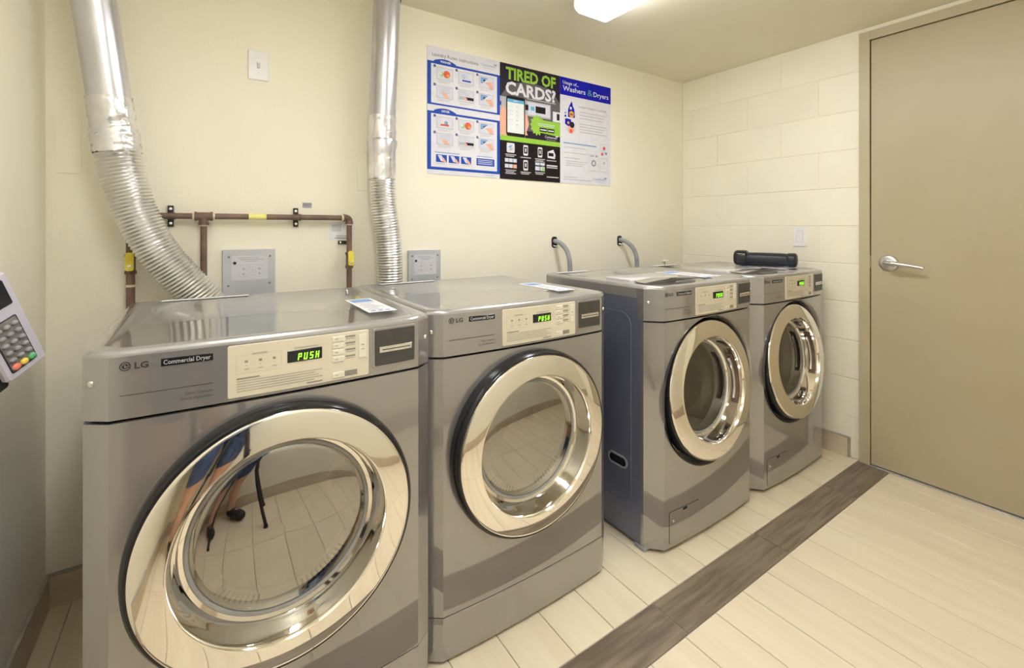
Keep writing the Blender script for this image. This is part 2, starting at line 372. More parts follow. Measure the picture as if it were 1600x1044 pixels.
# ---------------------------------------------------------------- ceiling light
def ceiling_light(label, loc):
    lt = thing('ceiling_light', label, 'light', loc)
    MB().box(-.098, .098, -.610, .610, -.03, 0).build('housing', 'fixture', lt, 30, bevel=.003)
    lp = [(-.104, -.030), (-.106, -.052), (-.098, -.068), (-.080, -.077), (.080, -.077), (.098, -.068), (.106, -.052), (.104, -.030)]
    MB().loft([[(x, -.604, z) for x, z in lp], [(x, .604, z) for x, z in lp]], 0, True, True, True).build('lens', 'lens', lt, 30)
    for s in (-1, 1):
        ep = [(x * 1.02, z - (.001 if z < -.04 else 0)) for x, z in lp]
        MB().loft([[(x, s * .6045, z) for x, z in ep], [(x, s * .613, z) for x, z in ep]], 0, True, True, True).build('end_cap', 'fixture', lt, 30, bevel=.001)
        MB().box(-.106, .106, s * .6045, s * .613, -.03, 0).build('end_plate', 'fixture', lt, 30)
ceiling_light('white fluorescent wraparound light on the ceiling at top of picture', (1.475, .93, ZC))
ceiling_light('unseen matching ceiling light added to brighten the left side, above the picture', (.22, .33, ZC))  # unseen second fixture, added to lift the dark left side; duct highlights suggest one

# ---------------------------------------------------------------- laundry machines
MW = .69
def make_machine(kind, label, loc):
    dry = kind == 'dryer'
    cx, cy = (.040, .029) if dry else (.052, .055)
    H = .992 if dry else 1.002
    ZS = H - .134                       # seam between console and front panel
    D = .70 if dry else .645
    ZB = .136 if dry else .016
    BOW = .011
    root = thing('tumble_dryer' if dry else 'washing_machine', label, 'dryer' if dry else 'washing machine', loc, 0,
                 'pair of dryers' if dry else 'pair of washers')
    def yf(x):
        if x < cx: return cy * (1 - x / cx)
        if x > MW - cx: return cy * (1 - (MW - x) / cx)
        t = (x - MW / 2) / (MW / 2 - cx); return -BOW * (1 - t * t)
    S = lambda x, z, e: (x, yf(x) - e, z)
    xs = [0, cx] + [cx + (MW - 2 * cx) * i / 20 for i in range(1, 20)] + [MW - cx, MW]
    front = [(x, yf(x)) for x in xs]
    plan = front + [(MW, D), (0, D)]
    def inset(d):
        c = []
        for x, y in plan:
            sx = d if x < .001 else -d if x > MW - .001 else d * (.4 if x < cx + .001 else -.4 if x > MW - cx - .001 else 0)
            sy = -d if y > D - .001 else d
            c.append((x + sx, y + sy))
        return c
    # cabinet: open-fronted steel shell
    mb = MB()
    t = .012
    mb.box(.001, t, cy + .004, D - .004, .016, H - .048); mb.box(MW - t, MW - .001, cy + .004, D - .004, .016, H - .048)
    mb.box(t, MW - t, D - .016, D - .004, .016, H - .02); mb.box(t, MW - t, .08, D - .016, .016, .028)
    cab = mb.build('cabinet', 'steel_side', root, 30, bevel=.0015, seg=1)
    for sx, sgn in ((.001, -1), (MW - .001, 1)):   # pressed outline and finger grip in the side sheet
        SS = lambda y, z, e: (sx + sgn * e, y, z)
        mb = MB(); o = rrect(cy + .062, D - .06, .14, H - .115, .05, 8)
        mb.tube([SS(y, z, 0) for y, z in o] + [SS(*o[0], 0)], .0028, 6, cap=False)
        mb.build('pressed_seam', 'steel_side', cab, 60)
        mb = MB(); o = rrect(cy + .078, cy + .180, .272, .318, .0225, 8); i2 = rrect(cy + .086, cy + .172, .279, .311, .0155, 8)
        mb.loft([[SS(y, z, 0) for y, z in o], [SS(y, z, .004) for y, z in o], [SS(y, z, .003) for y, z in i2]], 0, True)
        mb.loft([[SS(y, z, .003) for y, z in i2], [SS(y, z, .0006) for y, z in i2]], 1, True, False, True)
        mb.build('finger_grip', ['hose', 'black'], cab, 40)
    # front panel with a round opening
    HR = .262 if dry else .300
    DCX, DCZ = (.337, .562) if dry else (.338, .567)
    za, zb = ZB, ZS - .0035
    mb = MB()
    xa, xb = cx, MW - cx
    angs = sorted(set([2 * PI * i / 96 for i in range(96)] + [math.atan2(z - DCZ, x - DCX) % (2 * PI) for x in (xa, xb) for z in (za, zb)]))
    rings = []
    for q in (0, .25, .5, .75, 1):
        ring = []
        for a in angs:
            c, s = math.cos(a), math.sin(a)
            k = min((xb - DCX) / c if c > 1e-9 else (xa - DCX) / c if c < -1e-9 else 9, (zb - DCZ) / s if s > 1e-9 else (za - DCZ) / s if s < -1e-9 else 9)
            r = HR + (k - HR) * q
            ring.append(S(DCX + r * c, DCZ + r * s, 0))
        rings.append(ring)
    mb.loft(rings, 0, True)
    for sgn in (0, 1):
        X = lambda x: MW - x if sgn else x
        pts = [(X(0), cy + .012), (X(0), cy), (X(cx), 0)]
        mb.loft([[(x, y, za) for x, y in pts], [(x, y, zb) for x, y in pts]], 0, False)
    # returned top and bottom edges
    for zz_, dz in ((za, .004), (zb, -.004)):
        a = [(x, y, zz_) for x, y in front]; b = [(x, y + .012, zz_ + dz * 0) for x, y in front]
        mb.loft([a, b], 0, False)
    mb.build('front_panel', 'body', root, 20)
    if dry:
        mb = MB()
        kp = front
        mb.loft([[(x, y + .012, .132) for x, y in kp], [(x, y + .002, .132) for x, y in kp], [(x, y, .128) for x, y in kp], [(x, y + .004, .010) for x, y in kp], [(x, y + .016, .010) for x, y in kp]], 0, False)
        mb.build('kick_panel', 'body', root, 25)
    # console band
    mb = MB()
    back = [(x, .085) for x in reversed(xs)]
    mb.loft([[(x, y + .006, ZS) for x, y in front], [(x, y, ZS + .003) for x, y in front], [(x, y, H - .0135) for x, y in front]], 0, False)
    mb.loft([[(x, y + .006, ZS) for x, y in front], [(x, .085, ZS) for x in xs]], 0, False)
    for x in (0, MW): mb.poly([(x, cy, ZS + .003), (x, .085, ZS + .003), (x, .085, H - .0135), (x, cy, H - .0135)])
    cons = mb.build('console', 'body', root, 20)
    # top cover with rolled edge and hanging side skirts
    mb = MB()
    rr = [(0, H - .0135), (0.0006, H - .009), (.003, H - .004), (.007, H - .001), (.012, H), (.026, H), (.030, H - .0022)]
    rings = [[(x, y, z) for x, y in inset(d)] for d, z in rr]
    mb.loft(rings, 0, True, True, True)
    for x0, x1 in ((0, .014), (MW - .014, MW)): mb.box(x0, x1, .086, D, H - .050, H - .0136)
    mb.box(.014, MW - .014, D - .012, D, H - .050, H - .0136)
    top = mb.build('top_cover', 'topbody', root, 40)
    ZT = H - .0022
    ST = lambda x, y, e: (x, y, ZT + e)
    # paper strip at the back and information sticker at the front right
    mb = MB(); rect(mb, ST, *((.078, .315) if dry else (.040, .240)), D - .048, D - .014, .0028); mb.build('paper_strip', 'paper', top, 0)
    sx0, sx1, sy0, sy1 = (.560, .640, .125, .385) if dry else (.470, .610, .110, .385)
    mb = MB(); rect(mb, ST, sx0, sx1, sy0, sy1, .0006)
    stk = mb.build('paper_sticker', 'paper', top, 0)
    mb = MB(); k = sx1 - sx0
    rect(mb, ST, sx0 + .1 * k, sx1 - .12 * k, sy1 - .075, sy1 - .015, .001, 0)
    for i in range(7): rect(mb, ST, sx0 + (.1 + .12 * (i % 2)) * k, sx1 - (.12 + .1 * ((i * 3) % 4)) * k, sy1 - .1 - .02 * i, sy1 - .092 - .02 * i, .001, 1)
    for i in range(3): rect(mb, ST, sx0 + (.15 + .25 * i) * k, sx0 + (.32 + .25 * i) * k, sy0 + .012, sy0 + .030, .001, 0)
    mb.build('sticker_print', ['p_steelblue', 'p_grey'], stk, 0)
    if not dry:
        # detergent drawer lid with a scooped finger grip
        mb = MB()
        lid = rrect(.085, .400, .190, .335, .012)
        mb.loft([[ST(x, y, 0) for x, y in lid], [ST(x, y, .005) for x, y in lid], [ST(x, y, .007) for x, y in [(.2425 + (x - .2425) * .985, .2625 + (y - .2625) * .97) for x, y in lid]]], 0, True, False, True)
        lo = mb.build('detergent_lid', 'lidgrey', root, 40)
        mb = MB(); n = 24
        rings = []
        for q in range(7):
            f = q / 6
            rings.append([(.2425 + .165 * (1 - f * .85) * math.cos(PI * i / n), .100 + (.012 + .135 * math.sin(PI * i / n)) * (1 - f * .9) , ZT + .0008 + .011 * math.sin(f * PI / 2)) for i in range(n + 1)])
        mb.loft(rings, 0, False); mb.loft([rings[0], [(p[0], .098, ZT + .0005) for p in rings[0]]], 0, False)
        mb.loft([[r[0] for r in rings], [r[-1] for r in rings]], 0, False)
        mb.build('lid_grip', 'topbody', lo, 50)
    # console lettering, badge, screws
    px0 = .228
    mb = MB()
    lz = H - .032
    disc(mb, lambda x, z, e: S(x, z, e), .064, lz, .0085, .0008, 0, 24)
    text(mb, 'LG', S, .078, lz - .006, .0115, .0008, 0, width=.021, bold=.025)
    # the face drawn in the round emblem
    for i in range(14):
        a0, a1 = .15 * PI + 1.72 * PI * i / 14, .15 * PI + 1.72 * PI * (i + 1) / 14
        if .30 < i / 14 < .36: continue
        mb.poly([S(.064 + r * math.cos(a), lz + r * math.sin(a), .0012) for r, a in ((.0066, a0), (.0066, a1), (.0054, a1), (.0054, a0))], 1)
    rect(mb, S, .0632, .0644, lz - .0030, lz + .0036, .0012, 1); rect(mb, S, .0632, .0672, lz - .0030, lz - .0020, .0012, 1)
    disc(mb, S, .0606, lz + .0026, .0010, .0012, 1, 10)
    rect(mb, S, .0648, .0715, lz - .0005, lz + .0006, .0012, 1)
    mb.build('logo', ['print_bk', 'topbody'], cons, 0)
    mb = MB(); plate(mb, S, .118, .203, lz - .0085, lz + .0065, .001, .0012)
    bd = mb.build('name_badge', 'black', cons, 30)
    mb = MB(); text(mb, 'Commercial Dryer' if dry else 'Commercial Washer', S, .122, lz - .0048, .0085, .0016, 0, width=.077, bold=.012)
    mb.build('badge_lettering', 'p_grey', bd, 0)
    mb = MB()
    rect(mb, S, .056, .203, H - .0877, H - .0860, .0006, 0, 4)
    text(mb, 'Ultra Capacity', S, .203, H - .103, .0055, .0006, 0, align='r'); text(mb, 'Quick Operation', S, .203, H - .113, .0055, .0006, 0, align='r')
    mb.build('console_print', 'print_dk', cons, 0)
    for x in (.012, MW - .012):
        nx = Vector((-cy, -cx, 0)).normalized() if x < .1 else Vector((cy, -cx, 0)).normalized()
        tx = Vector((-nx.y, nx.x, 0)); c0 = Vector((x, yf(x), H - .062))
        FS = lambda a, b, d: tuple(c0 + tx * a + Vector((0, 0, b)) + nx * d)
        MB().lathe([(.0065, 0), (.0062, .002), (.0045, .0035), (.0002, .0042)], FS, 16).build('screw', 'screw', cons, 50)
    # beige control panel
    z1, z0 = H - .0165, H - .1255
    bx0, bx1 = .228, .519
    mb = MB()
    SP = lambda x, z, e: (x, yf(x) - e, z)
    plate(mb, SP, bx0, bx1, z0, z1, .004, .0022)
    pan = mb.build('control_panel', 'beige', root, 30)
    FXx = lambda t: bx0 + (bx1 - bx0) * t
    FZ = lambda t: z1 - (z1 - z0) * t
    mb = MB(); plate(mb, SP, FXx(.384), FXx(.632), FZ(.475), FZ(.235), .0015, .0012, 0, .0022)
    dsp = mb.build('display', 'black', pan, 30)
    seg = {'P': 'abefg', 'U': 'bcdef', 'S': 'acdfg', 'H': 'bcefg'}
    mb = MB()
    cw, ch, th = .0072, .0150, .0021
    for i, c in enumerate('PUSH'):
        ox = FXx(.455) + i * .0122; oz = FZ(.445)
        def sr(xa_, xb_, za_, zb_):
            mb.poly([SP(x + .12 * (z - oz), z, .0038) for x, z in ((xa_, za_), (xb_, za_), (xb_, zb_), (xa_, zb_))])
        for sgm in seg[c]:
            h2 = ch / 2; g = .0003
            if sgm == 'a': sr(ox, ox + cw, oz + ch - th, oz + ch)
            if sgm == 'd': sr(ox, ox + cw, oz, oz + th)
            if sgm == 'g': sr(ox, ox + cw, oz + h2 - th / 2, oz + h2 + th / 2)
            if sgm == 'b': sr(ox + cw - th, ox + cw, oz + h2 + g, oz + ch)
            if sgm == 'c': sr(ox + cw - th, ox + cw, oz, oz + h2 - g)
            if sgm == 'e': sr(ox, ox + th, oz, oz + h2 - g)
            if sgm == 'f': sr(ox, ox + th, oz + h2 + g, oz + ch)
    mb.build('display_digits', 'led', pan, 0)['label'] = 'glowing green letters PUSH'
    for a, b in ((.07, .175), (.21, .315), (.35, .455), (.495, .605), (.83, .945)):
        mb = MB(); plate(mb, SP, FXx(.708), FXx(.80), FZ(b), FZ(a), .0012, .0022, 0, .0022); bt = mb.build('button', 'beige_btn', pan, 30)
        mb = MB(); rect(mb, SP, FXx(.728), FXx(.752), FZ((a + b) / 2 + .012), FZ((a + b) / 2 - .012), .0047); mb.build('button_mark', 'print_lt', bt, 0)
    mb = MB(); plate(mb, SP, FXx(.918), FXx(.982), FZ(.60), FZ(.085), .0012, .0016, 0, .0022); mb.build('start_button', 'beige_btn', pan, 30)
    mb = MB()
    e = .0026
    frame2(mb, SP, FXx(.05), FXx(.345), FZ(.555), FZ(.20), .0004, e, 1)
    rect(mb, SP, FXx(.15), FXx(.25), FZ(.21), FZ(.175), e, 1)
    for i in range(3):
        x = FXx(.105 + .09 * i); rect(mb, SP, x, x + .006, FZ(.35), FZ(.305), e, 0); disc(mb, SP, x + .003, FZ(.405), .0009, e, 0, 8); rect(mb, SP, x - .001, x + .008, FZ(.49), FZ(.465), e, 1)
    rect(mb, SP, FXx(.43), FXx(.60), FZ(.205), FZ(.175), e, 1)
    rect(mb, SP, FXx(.055), FXx(.2), FZ(.66), FZ(.63), e, 0)
    for i in range(5):
        t = .685 + .048 * i; rect(mb, SP, FXx(.055), FXx(.635 - .03 * ((i * 2) % 3)), FZ(t + .024), FZ(t), e, 1, 3)
    rect(mb, SP, FXx(.52), FXx(.635), FZ(.955), FZ(.93), e, 0)
    for i in range(4):
        t = .08 + .14 * i; rect(mb, SP, FXx(.81), FXx(.89), FZ(t + .035), FZ(t), e, 0); rect(mb, SP, FXx(.815), FXx(.885), FZ(t + .075), FZ(t + .052), e, 1)
    rect(mb, SP, FXx(.805), FXx(.905), FZ(.945), FZ(.83), e, 0)
    rect(mb, SP, FXx(.935), FXx(.962), FZ(.33), FZ(.30), .0042, 1); rect(mb, SP, FXx(.935), FXx(.965), FZ(.42), FZ(.40), .0042, 1)
    mb.build('panel_print', ['print_gr', 'print_lt'], pan, 0)['kind'] = 'stuff'
    # card slot
    mb = MB(); plate(mb, SP, .530, .643, H - .114, H - .018, .005, .0015)
    cs0 = mb.build('card_slot_bezel', 'body', cons, 30)
    mb = MB(); plate(mb, SP, .534, .639, H - .110, H - .0225, .003, .0028)
    cs = mb.build('card_slot', 'slotbox', root, 30)
    mb = MB(); plate(mb, SP, .546, .631, H - .079, H - .064, .001, .0015, 0, .0028); sp = mb.build('slot_plate', 'screw', cs, 30)
    mb = MB(); rect(mb, SP, .552, .625, H - .0726, H - .0706, .0046); mb.build('slot_opening', 'gap', cs, 0)
    # drum seen through the door
    FD = lambda x, z, d: (DCX + x, -BOW - d, DCZ + z)
    mb = MB()
    mb.lathe([(HR - .002, .002), (HR - .006, -.03), (.215, -.045), (.205, -.060)] if dry else [(HR + .0005, -.0002), (HR - .004, -.006), (HR - .012, -.03), (HR - .014, -.092), (.205, -.096)], FD, 96, 0)
    mb.build('door_well', 'body' if not dry else 'gasket', root, 40)
    mb = MB()
    mb.lathe([(.205, -.058 if dry else -.094), (.245, -.085 if dry else -.11), (.25, -.15), (.25, -.33), (.247, -.42), (.225, -.44), (.12, -.43), (.001, -.425)], FD, 64, 0)
    drum = mb.build('drum', 'drum', root, 40)
    for k in range(3):
        a = PI / 2 + 2 * PI * k / 3
        c, s = math.cos(a), math.sin(a)
        mb = MB(); rings = []
        for d in (-.11, -.13, -.38, -.41):
            hh = .045 if -.4 < d < -.12 else .02
            rings.append([FD(r * c - o * s, r * s + o * c, d) for r, o in ((.249, -.035), (.249 - hh, -.012), (.249 - hh, .012), (.249, .035))])
        mb.loft(rings, 0, True, True, True); mb.build('drum_paddle', 'drum', drum, 50)
    # door
    tilt = 0 if dry else math.radians(5.5)
    d0 = 0 if dry else -.030
    ct, st = math.cos(tilt), math.sin(tilt)
    def FDoor(x, z, d):            # tilt leans the top of the door back into the cabinet
        dd = d * ct - z * st + d0; z2 = z * ct + d * st
        return (DCX + x, -BOW - dd, DCZ + z2)
    RO = .2685 if dry else .2735
    RI = .207
    mb = MB()
    mb.lathe([(RO, .0345), (RO - .0012, .0375), (RO - .004, .0394), (RO - .008, .0403), (RI + .006, .0490), (RI + .002, .0488), (RI, .0465), (RI - .003, .036),
              (RI - .006, .020), (RI - .010, -.002)] + ([(RI - .014, -.010), (RI - .024, -.013)] if dry else [(RI - .013, -.016), (RI - .022, -.024)]), FDoor, 128, 0)
    dr = mb.build('door', 'chrome', root, 30)
    dr['label'] = 'chrome-ringed round door'
    mb = MB()
    mb.lathe([(RO + .002, -.012), (RO + .0115, -.006), (RO + .0125, .012), (RO + .010, .027), (RO + .0045, .035), (RO - .001, .0355)] if dry else
             [(RO - .004, -.022), (RO + .004, -.018), (RO + .006, .010), (RO + .003, .028), (RO - .001, .0355)], FDoor, 96, 0)
    mb.build('door_rim', 'black', dr, 40)
    gr = RI - .023 if dry else RI - .021; gd = -.013 if dry else -.024
    mb = MB()
    mb.lathe([(gr + .001, gd + .001), (gr - .002, gd + .004), (gr - .007, gd + .003), (gr - .010, gd - .002)], FDoor, 96, 0)
    mb.build('glass_seal', 'gasket', dr, 40)
    mb = MB()
    if dry: gp = [(gr - .008, gd)] + [((gr - .008) * math.cos(k * PI / 16), gd + .012 * math.sin(k * PI / 16)) for k in range(1, 8)] + [(.0005, gd + .012)]
    else: gp = [(gr - .008, gd)] + [((gr - .008) * math.cos(k * PI / 16), gd + .006 * math.sin(k * PI / 16)) for k in range(1, 8)] + [(.0005, gd + .006)]
    mb.lathe(gp, FDoor, 96, 0)
    mb.build('door_glass', 'glass' if dry else 'wglass', dr, 60)
    if not dry:
        mb = MB(); mb.lathe([(gr - .011, gd - .004), (gr - .024, gd - .03), (gr - .030, gd - .034), (gr - .034, gd - .040), (gr - .055, gd - .058), (.105, gd - .064), (.102, gd - .061), (.06, gd - .066), (.0005, gd - .068)], FDoor, 72)
        mb.build('inner_bowl', 'bowlgrey', dr, 30)
    if dry:
        mb = MB()
        mb.lathe([(.184, -.040), (.180, -.034), (.148, -.036), (.144, -.042)], FD, 40, 0, PI * 1.16, PI * 1.84)
        gl = mb.build('lint_grille', 'grille', root, 40)
        mb = MB()
        for k in range(30):
            if 11 <= k <= 17 or k < 2 or k > 27: continue
            a = PI * 1.18 + PI * .64 * k / 29
            c, s = math.cos(a), math.sin(a)
            for w_ in (.0022,):
                mb.poly([FD(r * c - o * s, r * s + o * c, -.0335) for r, o in ((.154, -w_), (.174, -w_), (.174, w_), (.154, w_))])
        mb.build('grille_slots', 'print_gr', gl, 0)['kind'] = 'stuff'
    else:
        # pull handle let into the right side of the door bowl
        mb = MB()
        pts = [FDoor((RI - .018) * math.cos(a), (RI - .018) * math.sin(a), .010) for a in [-.42 + .95 * i / 14 for i in range(15)]]
        mb.tube(pts, .0085, 12); mb.build('pull_handle', 'chrome_dk', dr, 60)
        mb = MB()
        for a0_, a1_ in ((-.5, .6),):
            mb.lathe([(RI - .005, .028), (RI - .0098, .000)], FDoor, 20, 0, a0_, a1_)
        mb.v = [tuple(Vector(p) + (Vector(FDoor(0, 0, 0)) - Vector(p)) * .012) for p in mb.v]
        mb.build('handle_recess', 'fitting', dr, 40)
        # service hatch low on the front
        mb = MB(); hx0, hx1, hz0, hz1 = .076, .250, .030, .150
        plate(mb, S, hx0, hx1, hz0, hz1, .006, .0012); hb = mb.build('service_hatch', 'gap', root, 30)
        mb = MB(); o = [(x, z) for x, z in rrect(hx0 + .0016, hx1 - .0016, hz0 + .0016, hz1 - .0016, .005)]
        plate(mb, S, hx0 + .0016, hx1 - .0016, hz0 + .0016, hz1 - .0016, .005, .0022, 0, 0); mb.build('hatch_cover', 'body', hb, 30)
        mb = MB(); plate(mb, S, (hx0 + hx1) / 2 - .012, (hx0 + hx1) / 2 + .012, hz1 - .012, hz1 - .002, .002, .0012, 0, .0022); mb.build('hatch_pull', 'black', hb, 30)
        mb = MB(); mb.lathe([(.005, 0), (.005, .003), (.003, .004), (.0002, .004)], lambda a, b, d: S(hx0 + .018 + a, hz1 - .035 + b, .0022 + d), 14); mb.build('hatch_screw', 'screw', hb, 50)
    for fx in (.05, MW - .05):
        for fy in (cy + .035, D - .06):
            mb = MB(); FF = lambda x, z, d: (fx + x, fy + z, d)
            mb.lathe([(.001, 0), (.022, 0), (.022, .008), (.012, .010), (.010, .018)], FF, 18); mb.build('foot', 'hose', root, 40)
    return root

d1 = make_machine('dryer', 'nearest grey dryer at left, its round chrome door largest in the picture', (-.187, 1.126, 0))
d2 = copy_tree(d1); d2.location = (.513, 1.165, 0)
d2['label'] = 'second grey dryer, right of the nearest dryer and below the three posters'
w1 = make_machine('washer', 'grey washing machine with dark blue side panel exposed, beside the second dryer', (1.375, 1.103, 0))
w2 = copy_tree(w1); w2.location = (2.083, 1.103, 0)
w2['label'] = 'farthest grey washing machine by the block wall, a black case lying on it'
# bracket peeping out at the front corner under the first washer
tg = tag(MB().box(1.372, 1.40, 1.150, 1.20, .0, .016).box(1.378, 1.392, 1.165, 1.185, .016, .03).build('levelling_bracket', 'hose', None, 30, bevel=.003), 'small grey plastic bracket on floor under the first washer corner', 'bracket')

# ---------------------------------------------------------------- exhaust ducts
def flex(path, r, name, parent, turns, amp=.0022):
    P = [Vector(p) for p in path]
    # resample with Catmull-Rom
    pts = []
    for i in range(len(P) - 1):
        p0, p1, p2, p3 = P[max(i - 1, 0)], P[i], P[i + 1], P[min(i + 2, len(P) - 1)]
        for k in range(24):
            t = k / 24
            pts.append(.5 * ((2 * p1) + (p2 - p0) * t + (2 * p0 - 5 * p1 + 4 * p2 - p3) * t * t + (3 * p1 - p0 - 3 * p2 + p3) * t ** 3))
    pts.append(P[-1])
    Ls = [0]
    for a, b in zip(pts, pts[1:]): Ls.append(Ls[-1] + (b - a).length)
    N = turns * 4; out = []; rad = []; j = 0
    for i in range(N + 1):
        s = Ls[-1] * i / N
        while j < len(Ls) - 2 and Ls[j + 1] < s: j += 1
        f = (s - Ls[j]) / max(1e-9, Ls[j + 1] - Ls[j]); out.append(pts[j].lerp(pts[j + 1], f))
        rad.append(r + amp * (0, 1, .15, -1)[i % 4] + random.uniform(-.0003, .0003))
    mb = MB(); mb.tube(out, rad, 40, cap=False)
    return mb.build(name, 'flex', parent, 50)
def crinkle(path, rs, name, m, parent, j=.0022):
    mb = MB(); P = [Vector(p) for p in path]; pts = []; rad = []
    for i in range(len(P) - 1):
        for k in range(6):
            t = k / 6; pts.append(P[i].lerp(P[i + 1], t)); rad.append(rs[i] + (rs[i + 1] - rs[i]) * t)
    pts.append(P[-1]); rad.append(rs[-1])
    mb.tube(pts, rad, 40, cap=False)
    c = [tuple(Vector(p) + Vector((random.uniform(-j, j), random.uniform(-j, j), random.uniform(-j, j)))) for p in mb.v]; mb.v = c
    return mb.build(name, m, parent, 60)
k1 = thing('exhaust_duct', 'silver exhaust duct curving down behind the nearest dryer at left', 'duct', (0, 0, 0))
mb = MB(); mb.tube([(-.318, 1.86, ZC), (-.245, 1.925, 1.60)], .0555, 40, cap=False)
mb.build('rigid_pipe', 'galv', k1, 60)
MB().tube([(-.318 + .0128, 1.863, ZC - .11), (-.247 + .0128, 1.925, 1.61)], .0012, 6).build('pipe_seam', 'galv', k1, 60)
crinkle([(-.249, 1.922, 1.635), (-.243, 1.926, 1.575), (-.240, 1.928, 1.548)], [.0575, .059, .0575], 'foil_tape', 'foil', k1)
crinkle([(-.240, 1.928, 1.552), (-.236, 1.930, 1.520), (-.233, 1.931, 1.490), (-.230, 1.931, 1.462)], [.058, .0625, .0635, .062], 'collar', 'foil', k1)
flex([(-.231, 1.931, 1.475), (-.221, 1.931, 1.41), (-.205, 1.931, 1.345), (-.178, 1.931, 1.255), (-.130, 1.931, 1.150), (-.070, 1.932, 1.060), (-.010, 1.935, .978), (.045, 1.94, .89), (.06, 1.945, .76), (.06, 1.945, .45)], .0585, 'flexible_hose', k1, 96, .0019)
k2 = thing('exhaust_duct', 'upright silver exhaust duct behind the second dryer, left of the posters', 'duct', (0, 0, 0))
mb = MB(); mb.tube([(.655, 1.93, ZC), (.640, 1.955, 1.68)], .0555, 40, cap=False); mb.build('rigid_pipe', 'galv', k2, 60)
crinkle([(.656, 1.93, ZC), (.655, 1.932, ZC - .055)], [.0585, .058], 'foil_tape', 'foil', k2, .0015)
crinkle([(.640, 1.955, 1.70), (.640, 1.956, 1.60)], [.0572, .0578], 'foil_tape', 'foil', k2, .0018)
mb = MB(); mb.tube([(.640, 1.956, 1.60), (.640, 1.956, 1.590), (.640, 1.956, 1.545), (.640, 1.956, 1.53)], [.060, .064, .0565, .055], 40, cap=False); mb.build('collar', 'galv', k2, 40)
crinkle([(.640, 1.956, 1.537), (.640, 1.956, 1.48), (.640, 1.956, 1.43)], [.0555, .056, .0550], 'foil_tape', 'foil', k2, .0018)
flex([(.640, 1.956, 1.44), (.642, 1.956, 1.37), (.650, 1.956, 1.29), (.663, 1.956, 1.20), (.671, 1.956, 1.10), (.674, 1.956, .99), (.675, 1.956, .80), (.675, 1.956, .45)], .0535, 'flexible_hose', k2, 84, .0017)

# ---------------------------------------------------------------- gas piping on the back wall
PY, PZ, PR = 2.014, 1.263, .0108
gp = thing('gas_pipe', 'brown gas pipe running along the wall above the nearest dryer', 'pipe', (0, PY, PZ))
def tubep(pts, r, name, m, n=18, parent=None, sm=50): return MB().tube(pts, r, n).build(name, m, parent or gp, sm)
tubep([(-.196, 0, 0), (-.026, 0, 0)], PR, 'pipe_run', 'pipe'); tubep([(.026, 0, 0), (.490, 0, 0)], PR, 'pipe_run', 'pipe')
tubep([(0, 0, -.03), (0, 0, -.75)], PR, 'drop_pipe', 'pipe')
tubep([(.516, 0, -.026), (.516, 0, -.75)], PR, 'drop_pipe', 'pipe')
tubep([(-.206, 0, -.012), (-.206, 0, -.75)], PR * 1.15, 'drop_pipe', 'pipe')
mb = MB(); mb.tube([(-.028, 0, 0), (-.020, 0, 0), (-.0199, 0, 0), (.0199, 0, 0), (.02, 0, 0), (.028, 0, 0)], [.0165, .0165, .0145, .0145, .0165, .0165], 20)
mb.tube([(0, 0, -.008), (0, 0, -.022), (0, 0, -.0221), (0, 0, -.032)], [.0145, .0145, .0165, .0165], 20); mb.build('tee_fitting', 'fitting', gp, 40)
def elbow(x, sx, nm):
    mb = MB(); pts = [(x - sx * (.026 - .018 * min(1, 0)), 0, 0)]
    pts = [(x - sx * .024, 0, 0), (x - sx * .016, 0, 0)] + [(x - sx * .016 + sx * .016 * math.sin(a), 0, -.016 + .016 * math.cos(a)) for a in [PI / 2 * i / 8 for i in range(1, 9)]] + [(x, 0, -.026)]
    mb.tube(pts, [.0165, .0150] + [.0145] * 7 + [.0150, .0165], 20); mb.build(nm, 'fitting', gp, 50)
elbow(.516, 1, 'elbow_fitting'); elbow(-.206, -1, 'elbow_fitting')
for a, b in (((-.034, 0, 0), (-.027, 0, 0)), ((.027, 0, 0), (.034, 0, 0)), ((0, 0, -.031), (0, 0, -.036)), ((.484, 0, 0), (.494, 0, 0)), ((.516, 0, -.026), (.516, 0, -.031)),
             ((.516, 0, -.204), (.516, 0, -.210)), ((-.206, 0, -.235), (-.206, 0, -.243))):
    tubep([a, b], PR + .0022, 'thread_tape', 'teflon')
mb = MB(); mb.tube([(.142, 0, 0), (.202, 0, 0)], PR + .0010, 20); mb.build('pipe_label', 'yellow_lab', gp, 50)
for bx in (-.098, .312):
    mb = MB(); mb.box(bx - .009, bx + .009, .030, .0385, -.038, .038); mb.box(bx - .008, bx + .008, .004, .030, -.006, .006)
    cl = mb.build('wall_clamp', 'blackm', gp, 30, bevel=.001)
    tubep([(bx + .006, 0, 0), (bx + .014, 0, 0)], PR + .0028, 'clamp_band', 'fitting', parent=cl)
    for s in (-1, 1): MB().lathe([(.0055, 0), (.005, .002), (.0005, .0025)], lambda x, z, d: (bx + x, .030 - d, s * .026 + z), 12).build('screw', 'screw', cl, 50)
mb = MB(); mb.box(.478, .530, .030, .0385, -.112, -.098); mb.box(.508, .524, .004, .030, -.110, -.100)
cl = mb.build('wall_clamp', 'blackm', gp, 30, bevel=.001)
MB().lathe([(.0045, 0), (.004, .002), (.0005, .0025)], lambda x, z, d: (.487 + x, .030 - d, -.105 + z), 12).build('screw', 'screw', cl, 50)
